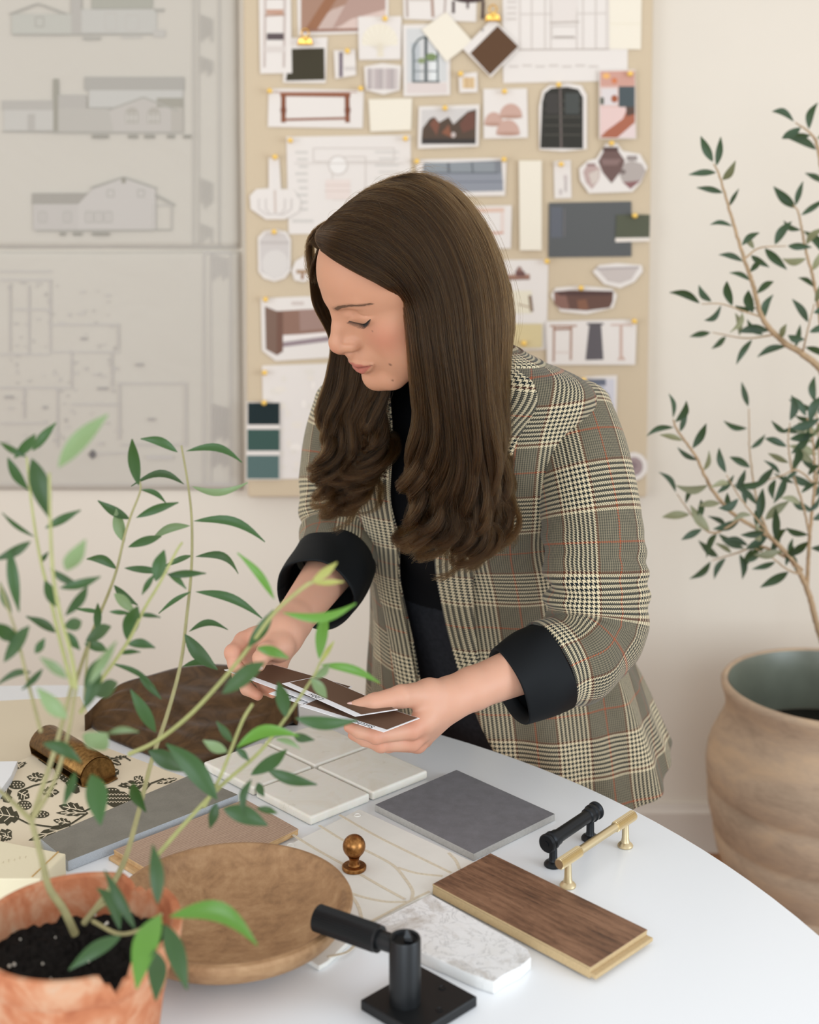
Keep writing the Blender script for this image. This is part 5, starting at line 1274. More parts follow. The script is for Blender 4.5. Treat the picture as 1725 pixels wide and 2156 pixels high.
def fl(s, a, L):
    el = np.exp(-((s-.62)/.15)**2); cu = np.exp(-((s-.88)/.12)**2)
    return (.115*np.sin(L*150+2.2*np.sin(a+.4))*el*(.4+.6*np.cos(a-2.2))+.035*np.sin(L*230+2*a)*el+.030*np.sin(3*a+L*30)*np.clip(s*2, 0, 1)+.06*np.sin(L*120+1.5*np.cos(a))*cu)
L_PATH = [Wn(1196, 868, 1.765), Wn(1222, 960, 1.738), Wn(1246, 1080, 1.712), Wn(1254, 1200, 1.692), Wn(1254, 1310, 1.676), Wn(1228, 1368, 1.655), Wn(1158, 1404, 1.632)]
Q, U, N, B, tg = sleeve('sleeve', L_PATH, [.058, .062, .064, .064, .064, .059, .0545], fl, .028, .052)
Q, U = cap_front(Q, U, .040)
sl = garment('sleeve', Q, U, m_plaid, blazer)
def cuff(path, rads, mt, name, fl2):
    Q, U, *_ = sleeve(name, path, rads, fl2, nl=40, na=64)
    # turn the edge inwards
    inner = []; iu = []
    for k, q in enumerate((.97, .90, .86)):
        c = Q[-1].mean(0); inner.append(c+(Q[-1]-c)*q-(Q[-1].mean(0)-Q[-6].mean(0))*(.15+.8*k)); iu.append(U[-1])
    back = []
    c = Q[0].mean(0); back.append(c+(Q[0]-c)*.90)
    Q = np.concatenate([np.array(back), Q, np.array(inner)]); U = np.concatenate([U[:1], U, np.array(iu)])
    return garment(name, Q, U, mt, blazer, .002)
fc = lambda s, a, L: .02*np.sin(2*a+1)+.018*np.sin(5*a+L*60)
cuff([Wn(1164, 1401, 1.634), Wn(1122, 1422, 1.624), Wn(1072, 1446, 1.612)], [.0560, .0555, .0490], m_lining, 'cuff', fc)
def fr(s, a, L): return .05*np.sin(L*140+2*np.sin(a))*np.exp(-((s-.7)/.2)**2)+.03*np.sin(3*a+L*25)
R_PATH = [Wn(742, 852, 1.930), Wn(722, 930, 1.925), Wn(712, 1030, 1.910), Wn(716, 1110, 1.890), Wn(706, 1186, 1.848)]
Q, U, *_ = sleeve('sleeve', R_PATH, [.056, .056, .054, .054, .056], fr, .010, .022)
Q, U = cap_front(Q, U, .036)
garment('sleeve', Q, U, m_plaid, blazer)
cuff([Wn(708, 1176, 1.853), Wn(690, 1212, 1.822), Wn(664, 1252, 1.778)], [.0565, .0580, .0550], m_lining, 'cuff', fc)
# pocket flap, side seam
# ------------------------------------------------------------------ hair: guide locks -> strands
m_hair = bpy.data.materials.new('brown_hair'); m_hair.use_nodes = True; nt = m_hair.node_tree
nt.nodes.remove(nt.nodes['Principled BSDF']); out = nt.nodes['Material Output']
hb_ = nt.nodes.new('ShaderNodeBsdfHairPrincipled'); hb_.parametrization = 'COLOR'
hi = nt.nodes.new('ShaderNodeHairInfo'); rp = nt.nodes.new('ShaderNodeValToRGB'); nt.links.new(hi.outputs['Random'], rp.inputs[0])
rp.color_ramp.elements[0].color = (.008, .0038, .0013, 1); rp.color_ramp.elements[1].color = (.078, .038, .0125, 1)
nt.links.new(rp.outputs[0], hb_.inputs['Color']); hb_.inputs['IOR'].default_value = 1.27; hb_.inputs['Roughness'].default_value = .30; hb_.inputs['Radial Roughness'].default_value = .45
nt.links.new(hb_.outputs[0], out.inputs['Surface'])
m_under = bpy.data.materials.new('dark_hair_mass'); t = NT(m_under); co = t.coord('Object', (1, 1, .12)); n = t.noise(co, 420, 3, .6)
t.color(t.ramp(n, [(.3, (.016, .008, .0035)), (.7, (.046, .024, .010))])); t.set(Roughness=.6); t.b.inputs['Specular IOR Level'].default_value = .06

def head_y(u, v, off=.011, fb=1.6):
    """depth at which the ray through (u, v) meets the skull grown by off"""
    ys = np.linspace(1.42, 1.80, 96); P = np.array([W(u, v, y) for y in ys], np.float32); d = head_sdf(P)-off
    i = np.argmax(d < 0)
    return float(ys[i]) if d[i] < 0 else fb
def guide(pts):
    """(u, v, Y or None[=on the skull]) -> world polyline"""
    return np.array([Wn(p[0], p[1], head_y(p[0], p[1], p[3] if len(p) > 3 else .011, 1.60) if p[2] is None else p[2]) for p in pts])
NEAR = [[(676, 528, None), (705, 548, None), (752, 574, None), (806, 602, None), (846, 632, 1.555), (860, 700, 1.550), (868, 790, 1.558), (878, 890, 1.575), (868, 980, 1.588), (872, 1060, 1.592), (905, 1120, 1.595), (900, 1165, 1.60)],
        [(664, 505, None), (700, 522, None), (760, 552, None), (822, 588, None), (866, 645, 1.545), (878, 730, 1.540), (892, 830, 1.550), (903, 930, 1.565), (890, 1020, 1.578), (888, 1095, 1.582), (872, 1160, 1.588), (910, 1192, 1.59)],
        [(668, 486, None), (712, 490, None), (776, 512, None), (842, 560, None), (892, 640, 1.538), (910, 740, 1.532), (925, 850, 1.540), (932, 960, 1.555), (922, 1050, 1.570), (940, 1120, 1.575), (915, 1170, 1.580), (930, 1204, 1.582)],
        [(690, 462, None), (735, 456, None), (806, 474, None), (872, 530, None), (920, 625, 1.535), (938, 740, 1.528), (955, 860, 1.534), (965, 980, 1.550), (962, 1070, 1.562), (985, 1130, 1.570), (965, 1180, 1.575), (985, 1198, 1.58)],
        [(722, 434, None), (770, 422, None), (842, 442, None), (908, 506, None), (952, 610, 1.538), (970, 730, 1.530), (985, 860, 1.536), (998, 980, 1.552), (1000, 1070, 1.565), (1022, 1125, 1.572), (1008, 1168, 1.578), (1020, 1184, 1.58)],
        [(756, 408, None), (808, 394, None), (880, 416, None), (944, 490, None), (988, 600, 1.548), (1003, 730, 1.540), (1012, 860, 1.546), (1025, 980, 1.560), (1020, 1060, 1.572), (1040, 1110, 1.58), (1032, 1150, 1.585), (1036, 1160, 1.588)],
        [(792, 388, None), (846, 374, None), (918, 402, None), (980, 482, None), (1022, 590, 1.568), (1034, 700, 1.560), (1036, 820, 1.566), (1044, 930, 1.578), (1038, 1010, 1.59), (1048, 1062, 1.598), (1040, 1100, 1.60), (1040, 1110, 1.60)],
        [(832, 374, None), (884, 366, None), (952, 400, 1.62), (1012, 480, 1.615), (1052, 580, 1.605), (1064, 680, 1.598), (1058, 780, 1.604), (1056, 870, 1.615), (1050, 950, 1.62), (1052, 1010, 1.625), (1044, 1060, 1.628), (1040, 1075, 1.63)],
        [(866, 368, 1.63), (912, 372, 1.66), (975, 412, 1.675), (1030, 490, 1.675), (1066, 585, 1.668), (1080, 670, 1.660), (1070, 750, 1.664), (1062, 830, 1.670), (1056, 900, 1.675), (1054, 950, 1.675), (1046, 990, 1.675), (1040, 1010, 1.675)]]
FAR = [[(668, 530, 1.66), (656, 570, 1.668), (664, 640, 1.70), (700, 720, 1.725), (690, 800, 1.735), (676, 880, 1.738), (690, 950, 1.735), (678, 1010, 1.735), (700, 1060, 1.735), (720, 1110, 1.735)],
       [(674, 505, 1.66), (668, 560, 1.675), (690, 640, 1.705), (724, 720, 1.722), (716, 800, 1.728), (700, 880, 1.730), (722, 950, 1.726), (702, 1010, 1.726), (735, 1060, 1.728), (742, 1116, 1.73)],
       [(690, 480, 1.66), (695, 560, 1.685), (720, 640, 1.705), (752, 720, 1.715), (748, 810, 1.718), (730, 890, 1.720), (756, 960, 1.716), (735, 1010, 1.716), (770, 1040, 1.718), (752, 1088, 1.72)],
       [(720, 460, 1.66), (740, 560, 1.69), (760, 650, 1.70), (784, 740, 1.706), (784, 820, 1.708), (770, 890, 1.710), (792, 940, 1.708), (766, 985, 1.708), (742, 1000, 1.710), (760, 1030, 1.712)],
       [(760, 440, 1.66), (790, 560, 1.685), (808, 660, 1.69), (820, 750, 1.694), (820, 820, 1.698), (800, 880, 1.702), (812, 930, 1.702), (790, 968, 1.704), (770, 985, 1.706), (768, 1000, 1.708)]]
FW_ = [[(712, 452, 1.64), (676, 474, 1.655), (655, 505, 1.668), (650, 542, 1.676), (654, 580, 1.68), (662, 604, 1.682)], [(696, 470, 1.645), (668, 486, 1.658), (654, 512, 1.668), (653, 545, 1.674), (658, 578, 1.678), (667, 600, 1.68)], [(670, 524, 1.655), (656, 515, 1.662), (651, 540, 1.668), (655, 575, 1.668), (664, 600, 1.668)], [(682, 498, 1.655), (660, 500, 1.665), (653, 525, 1.67), (657, 556, 1.67), (668, 585, 1.67)]]
def densify(G, n): return np.array([crom(guide(g), n) for g in G])
NP = 34
rng = np.random.default_rng(5)
def strands(G, count, wave, depth, jit, loose, rad, tips=.07, curl0=.55):
    """G: guides x NP x 3. Strands gather into locks; the locks swing and curl towards their ends"""
    k = len(G); t_ = np.linspace(0, 1, NP)
    nl = max(8, count//190); lock_s = np.sort(rng.random(nl)); lock_ph = rng.random(nl)*6.28; lock_fr = rng.uniform(.75, 1.25, nl); lock_am = rng.uniform(.5, 1.6, nl); lock_dp = rng.random(nl); lock_e = rng.uniform(.88, 1.0, nl); lock_sw = rng.normal(0, 1, nl)
    out_ = []
    Gs = crom(G.reshape(k, -1), 200).reshape(200, NP, 3)
    for c in range(count):
        li = rng.integers(nl); s2 = lock_s[li]; s = np.clip(s2+rng.normal(0, .9/nl+.014), 0, 1)
        clump = np.clip((t_-.15)/.85, 0, 1)**1.2*.90
        ia, ib = s*199, s2*199
        A = Gs[int(ia)]*(1-(ia % 1))+Gs[min(199, int(ia)+1)]*(ia % 1); Bm = Gs[int(ib)]
        P = A*(1-clump[:, None])+Bm*clump[:, None]
        P[:, 1] += (rng.random()**1.3)*(.0025+depth*np.clip((t_-.30)*4, 0, 1))+lock_dp[li]*depth*np.clip(t_*2-.5, 0, 1)
        env = np.clip((t_-curl0)/(1-curl0), 0, 1)**1.0*wave*lock_am[li]
        ph = lock_ph[li]+rng.normal(0, .22); fr = lock_fr[li]; w = ph+(t_**2.3)*22*fr
        P[:, 0] += env*np.sin(w)+lock_sw[li]*.006*np.clip(t_*2-.8, 0, 1)+rng.normal(0, jit)*np.clip(t_*4, .15, 1); P[:, 1] += env*.8*np.cos(w); P[:, 2] += env*.6*np.sin(w*1.0+1.2)
        P += rng.normal(0, 1, 3)*loose*(t_**1.2)[:, None]+np.cumsum(rng.normal(0, loose*.10, (NP, 3)), 0)
        e = lock_e[li]*(1-rng.random()*tips); out_.append(crom(P[:max(6, int(NP*e))], NP))
    return out_, [rad]*count
def hair_curves(name, S_, R_, parent):
    hc = bpy.data.hair_curves.new(name); hc.add_curves([len(s) for s in S_])
    pos = np.concatenate(S_).astype(np.float32); hc.attributes['position'].data.foreach_set('vector', pos.ravel())
    ra = hc.attributes.get('radius') or hc.attributes.new('radius', 'FLOAT', 'POINT')
    rr = np.concatenate([np.interp(np.linspace(0, 1, len(s)), [0, .7, 1], [r, r, r*.6]) for s, r in zip(S_, R_)]).astype(np.float32)
    ra.data.foreach_set('value', rr); hc.materials.append(m_hair)
    o = bpy.data.objects.new(name, hc); COL.objects.link(o); o.parent = parent; o['kind'] = 'stuff'
    return o
GN, GF_ = densify(NEAR, NP), densify(FAR, NP)
# the solid mass under the strands: skull cap and the two falls
def cap_sdf(P):
    p = ((P-HO) @ HM).astype(np.float32)
    d = smin(s_ell(p, (0, -.006, .030), (.0765, .0980, .0838)), s_ell(p, (0, .030, .030), (.056, .0590, .060)), .02)
    d = smin(d, s_cap(P.astype(np.float32), hw([(0, -.035, .0)])[0], Wn(1012, 620, 1.68), .066, .040), .03)
    pl_ = -(-.825*p[:, 1]+.564*p[:, 2]+.0210)
    return np.maximum(d, pl_)
v_, f_ = nets(cap_sdf, HO-.20, HO+.20, .004)
def fall(G, back, n0):
    g = crom(G.reshape(len(G), -1), 40).reshape(40, G.shape[1], 3)[:, n0:]; m = g.shape[1]
    tp = np.clip(1-np.linspace(0, 1, m)*1.05, .12, 1)**.5
    f = g.copy(); f[:, :, 1] += .007; b = g.copy(); b[:, :, 1] += .007+back*tp
    m_ = g.mean(0, keepdims=True); sh = (.90*np.clip(1.25-np.linspace(0, 1, m), .25, 1))[None, :, None]
    f[:, :, 0:1] = m_[:, :, 0:1]+(f[:, :, 0:1]-m_[:, :, 0:1])*np.maximum(sh, .55); b[:, :, 0:1] = m_[:, :, 0:1]+(b[:, :, 0:1]-m_[:, :, 0:1])*np.maximum(sh, .55)*.96
    ring = np.concatenate([f, b[::-1]], 0).transpose(1, 0, 2)               # along x around
    F = grid_faces(m, 80, True); V = ring.reshape(-1, 3)
    return V, F
va, fa = fall(GN[:, :29], .030, 8); vb, fb = fall(GF_[:, :27], .022, 6)
Vh = np.vstack([smooth(v_, f_, 2), va, vb]); Fh = np.vstack([f_, fa+len(v_), fb+len(v_)+len(va)])
hair = npm('hair', Vh, Fh, m_under, person)
S1, R1 = strands(GN, 13000, .0200, .018, .0012, .0013, .00015)
S2, R2 = strands(GF_, 8000, .0230, .018, .0014, .0015, .00015, .1, .40)
S3, R3 = strands(densify(FW_, NP), 1500, .001, .010, .0016, .0020, .00014)
# wisps that stand off the outline
S4, R4 = strands(GN[5:], 240, .006, .02, .006, .0085, .00009); S5, R5 = strands(GN[2:8], 160, .004, .003, .004, .0065, .00008)
def flyaway(n):
    o = []
    for _ in range(n):
        g = GN[rng.integers(2, 9)]; i = rng.integers(0, 7); p0 = g[i]; nrm = p0-HO; nrm /= np.linalg.norm(nrm); tg = g[i+3]-p0; tg /= np.linalg.norm(tg)
        L = rng.uniform(.02, .055); tt = np.linspace(0, 1, 12)[:, None]; lift = rng.uniform(.08, .42)
        sd = np.cross(nrm, tg)*rng.normal(0, .25); o.append(p0+tg*L*tt+nrm*L*lift*np.sin(tt*2.4)+sd*L*tt*tt)
    return o
S6 = flyaway(200)
hair_curves('hair_strands', S1+S2+S3+S4+S5+S6, R1+R2+R3+R4+R5+[.00007]*len(S6), hair)
# ------------------------------------------------------------------ potted plant in front
def leaf_mat(name, top, under, rough=.42):
    m = bpy.data.materials.new(name); t = NT(m); g = t.n.new('ShaderNodeNewGeometry'); oi = t.n.new('ShaderNodeObjectInfo')
    v = t.m('ADD', t.m('MULTIPLY', oi.outputs['Random'], .5), .72)
    hs = t.n.new('ShaderNodeHueSaturation'); t.put(hs.inputs['Value'], v); t.put(hs.inputs['Color'], t.mix(g.outputs['Backfacing'], top, under))
    t.color(hs.outputs[0]); t.set(Roughness=rough)
    tr = t.n.new('ShaderNodeBsdfTranslucent'); t.put(tr.inputs[0], t.mix(.5, hs.outputs[0], (.25, .42, .06)))
    mx = t.n.new('ShaderNodeMixShader'); mx.inputs[0].default_value = .22; t.nt.links.new(t.b.outputs[0], mx.inputs[1]); t.nt.links.new(tr.outputs[0], mx.inputs[2])
    t.nt.links.new(mx.outputs[0], t.n['Material Output'].inputs['Surface']); return m
m_leaf = leaf_mat('willow_leaf', rgb(50, 84, 42), rgb(128, 150, 104)); m_bright = leaf_mat('young_leaf', rgb(92, 140, 48), rgb(140, 170, 92), .35)
m_tip = leaf_mat('tender_tip', rgb(168, 168, 92), rgb(178, 178, 110))
m_stem = mat('green_tan_stem', rgb(150, 142, 98), .7, var=.12, vscale=60); m_stem2 = mat('young_yellow_stem', rgb(160, 160, 100), .6, var=.1, vscale=60)
def leaf(parent, B, Tt, wr, bend, m, flip=False, roll=0.0, name='leaf', fold=.25, sag=0.0):
    """blade from B to Tt; width = wr * length; bend bows it sideways (share of length)"""
    B = np.array(B, float); Tt = np.array(Tt, float); d = Tt-B; L = np.linalg.norm(d); d /= L
    view = (B+Tt)/2-np.array([0, 0, CAMZ]); view /= np.linalg.norm(view)
    sd = np.cross(d, view); sd /= np.linalg.norm(sd)+1e-9; nr = np.cross(sd, d)
    c, s_ = math.cos(roll), math.sin(roll); sx, nx = sd*c+nr*s_, nr*c-sd*s_
    n, m_ = 11, 5; V = []
    for i in range(n):
        t = i/(n-1); w = wr*L*.5*(math.sin(PI*min(1, t*.95+.02)**.88)**1.05 if t < 1 else .02); w = max(w, .0006)
        if t < .09: w *= .35
        c0 = B+d*L*t+sd*bend*L*math.sin(PI*t)+nr*.10*L*math.sin(PI*t)*(1 if not flip else -1)+np.array([0, 0, -sag*L*t*t])
        for j in range(m_):
            q = j/(m_-1)*2-1; V.append(c0+sx*w*q+nx*w*fold*abs(q)*(1 if flip else -1)+nx*.0)
    F = [(i*m_+j, i*m_+j+1, (i+1)*m_+j+1, (i+1)*m_+j) for i in range(n-1) for j in range(m_-1)]
    # front side of the faces looks at the viewer unless flipped
    nn = np.cross(V[1]-V[0], V[m_]-V[0])
    if (np.dot(nn, view) > 0) != flip: F = [f[::-1] for f in F]
    return mesh(name, V, F, m, parent, True)
PC = Vector((-.277, 1.078, TZ)); PR = .0865; PH = .140
plant = thing('potted_plant', 'leafy green willow-leaved plant in a chipped terracotta pot at the lower left', 'plant', PC)
m_terra = bpy.data.materials.new('weathered_terracotta'); t = NT(m_terra); co = t.coord('Object'); n = t.noise(co, 22, 6, .65, .8); n2 = t.noise(co, 70, 4, .6)
v_ = t.m('ADD', t.m('MULTIPLY', n, .75), t.m('MULTIPLY', n2, .25))
t.color(t.ramp(v_, [(.32, rgb(158, 86, 52)), (.46, rgb(186, 116, 78)), (.58, rgb(200, 150, 116)), (.72, rgb(192, 168, 144))])); t.set(Roughness=.85); t.bump(n2, .3, .002)
prof = [(0, .0005), (.058, .0005), (.060, .004), (.064, .030), (.070, .075), (.0755, .100), (.0775, .112), (.0815, .1135), (.0835, .116), (.0855, .128), (.0865, .1375), (.0855, .1395), (.0815, .1400), (.0790, .1385), (.0770, .128), (.0745, .110), (.0735, .098), (0, .097)]
v, f = lathe_data(prof, 128)
V = []
for p_ in v:
    x, y, z = p_; a = math.degrees(math.atan2(y, x)); r_ = math.hypot(x, y)
    if z > .110:
        for a0, wd, dp in ((62, 13, .014), (-55, 10, .020), (-38, 5, .008), (20, 6, .004)):
            q = abs((a-a0+180) % 360-180)/wd
            if q < 1: z -= dp*(1-q*q)*(.8+.2*math.sin(a*3))*min(1, (z-.110)/.026)
    V.append((x+PC.x, y+PC.y, z+PC.z))
pot = mesh('pot', V, f, m_terra, plant); bm = bmesh.new(); bm.from_mesh(pot.data); bmesh.ops.remove_doubles(bm, verts=bm.verts, dist=1e-6); bmesh.ops.recalc_face_normals(bm, faces=bm.faces); bm.to_mesh(pot.data); bm.free(); autosmooth(pot, 40)
m_soil = mat('black_potting_soil', (.012, .010, .009), .95, var=.5, vscale=300, bump=.8, bscale=350, spec=.15)
rs = np.random.default_rng(2); V = []; F = []; nr_, na_ = 26, 72
for i in range(nr_):
    r_ = .0758*i/(nr_-1)
    for k in range(na_):
        a = 2*PI*k/na_; V.append((PC.x+r_*math.cos(a), PC.y+r_*math.sin(a), TZ+.110+.006*math.sin(a*2+1)*i/nr_+rs.normal(0, .0022)*(1 if 0 < i < nr_-1 else .3)))
F = [(i*na_+k, i*na_+(k+1) % na_, (i+1)*na_+(k+1) % na_, (i+1)*na_+k) for i in range(nr_-1) for k in range(na_)]
mesh('soil', V, F, m_soil, plant, True)
m_perl = mat('perlite', rgb(226, 220, 206), .9); vf = []
for k in range(15):
    a, r_ = rs.random()*6.28, .07*math.sqrt(rs.random()); s_ = rs.uniform(.0006, .0016); vv, ff = lathe_data([(0, -s_), (s_*.9, -s_*.4), (s_, .3*s_), (s_*.5, s_), (0, s_*1.1)], 7)
    vf.append(([(x+PC.x+r_*math.cos(a), y+PC.y+r_*math.sin(a), z+TZ+.1135+.006*math.sin(a*2+1)*r_/.0758) for x, y, z in vv], ff))
vv, ff = join(vf); o = mesh('perlite', vv, ff, m_perl, plant, True); o['kind'] = 'stuff'
m_stone = mat('rough_grey_stone', rgb(116, 104, 86), .9, bump=.5, bscale=250)
bm = bmesh.new(); bmesh.ops.create_icosphere(bm, subdivisions=3, radius=.012)
for q in bm.verts: q.co *= 1+.25*math.sin(q.co.x*300)*math.cos(q.co.y*260); q.co.z *= 1.3
bmesh.ops.translate(bm, verts=bm.verts, vec=T(128, 1888, TZ+.118)); from_bm('stone', bm, m_stone, plant, True)
def stem(pts, r0, r1, m=None, parent=None):
    P = crom(np.array([Wn(*q) for q in pts]), 12*len(pts)); return tube('stem', P, np.linspace(r0*.85, r1*.72, len(P)), m or m_stem, parent or plant, 10)
sb_ = T(158, 1962, TZ+.112)
STEMS = [([(158, 1966, 1.085), (134, 1915, 1.075), (103, 1868, 1.065), (86, 1800, 1.06), (66, 1728, 1.06)], .0042, .0032, 0), ([(66, 1728, 1.06), (92, 1650, 1.065), (118, 1570, 1.07), (142, 1480, 1.07), (152, 1440, 1.07)], .0028, .0022, 0), ([(66, 1728, 1.06), (30, 1692, 1.05), (-30, 1640, 1.03)], .0026, .0020, 0), ([(70, 1722, 1.06), (112, 1650, 1.05), (140, 1560, 1.04), (160, 1450, 1.03)], .0024, .002, 0),
         ([(152, 1445, 1.07), (140, 1400, 1.07), (122, 1330, 1.08), (106, 1260, 1.085), (88, 1190, 1.09), (74, 1115, 1.09), (64, 1040, 1.09), (56, 962, 1.09)], .0021, .0012, 1), ([(160, 1450, 1.03), (150, 1380, 1.03), (128, 1300, 1.03), (112, 1210, 1.03), (106, 1100, 1.02), (104, 995, 1.02)], .0022, .0015, 1),
         ([(176, 1945, 1.10), (226, 1880, 1.13), (262, 1812, 1.17), (288, 1725, 1.21), (320, 1600, 1.26), (352, 1505, 1.30), (380, 1400, 1.33), (393, 1300, 1.34), (403, 1200, 1.34), (404, 1100, 1.34), (396, 1020, 1.34), (382, 938, 1.34)], .0034, .0014, 0),
         ([(158, 1440, 1.10), (195, 1330, 1.20), (228, 1250, 1.27), (246, 1198, 1.29), (262, 1130, 1.30), (276, 1085, 1.30), (296, 1030, 1.31), (288, 1000, 1.31)], .0021, .0012, 0), ([(170, 1500, 1.08), (215, 1430, 1.12), (270, 1350, 1.15), (305, 1280, 1.17), (335, 1230, 1.18), (372, 1160, 1.19), (384, 1142, 1.19)], .0021, .0014, 1),
         ([(272, 1588, 1.18), (330, 1560, 1.16), (400, 1505, 1.14), (470, 1430, 1.12), (525, 1362, 1.10), (578, 1290, 1.08), (640, 1236, 1.06), (660, 1225, 1.06)], .0024, .0020, 1), ([(332, 1800, 1.14), (400, 1722, 1.14), (465, 1655, 1.14), (545, 1585, 1.14), (596, 1520, 1.14), (630, 1470, 1.14), (660, 1425, 1.14), (674, 1395, 1.14)], .0023, .0015, 1), ([(430, 1698, 1.14), (462, 1640, 1.13), (488, 1575, 1.12), (512, 1515, 1.11), (532, 1482, 1.11)], .0020, .0016, 1),
         ([(196, 1940, 1.09), (250, 1966, 1.05), (300, 1955, 1.02), (340, 1925, 1.0)], .0022, .0016, 0), ([(176, 1945, 1.10), (205, 1915, 1.10), (232, 1898, 1.09)], .0026, .0018, 0), ([(86, 1540, 1.06), (60, 1440, 1.05), (36, 1340, 1.04), (20, 1290, 1.04), (0, 1230, 1.04)], .0018, .0010, 0), ([(178, 1475, 1.10), (182, 1400, 1.12), (190, 1345, 1.13)], .0016, .001, 0)]
for pts, r0, r1, k in STEMS: stem(pts, r0, r1, m_stem2 if k else m_stem)
D, Bn, Fp, Tp = 0, 1, 2, 3     # dark, bright, underside, tender tip
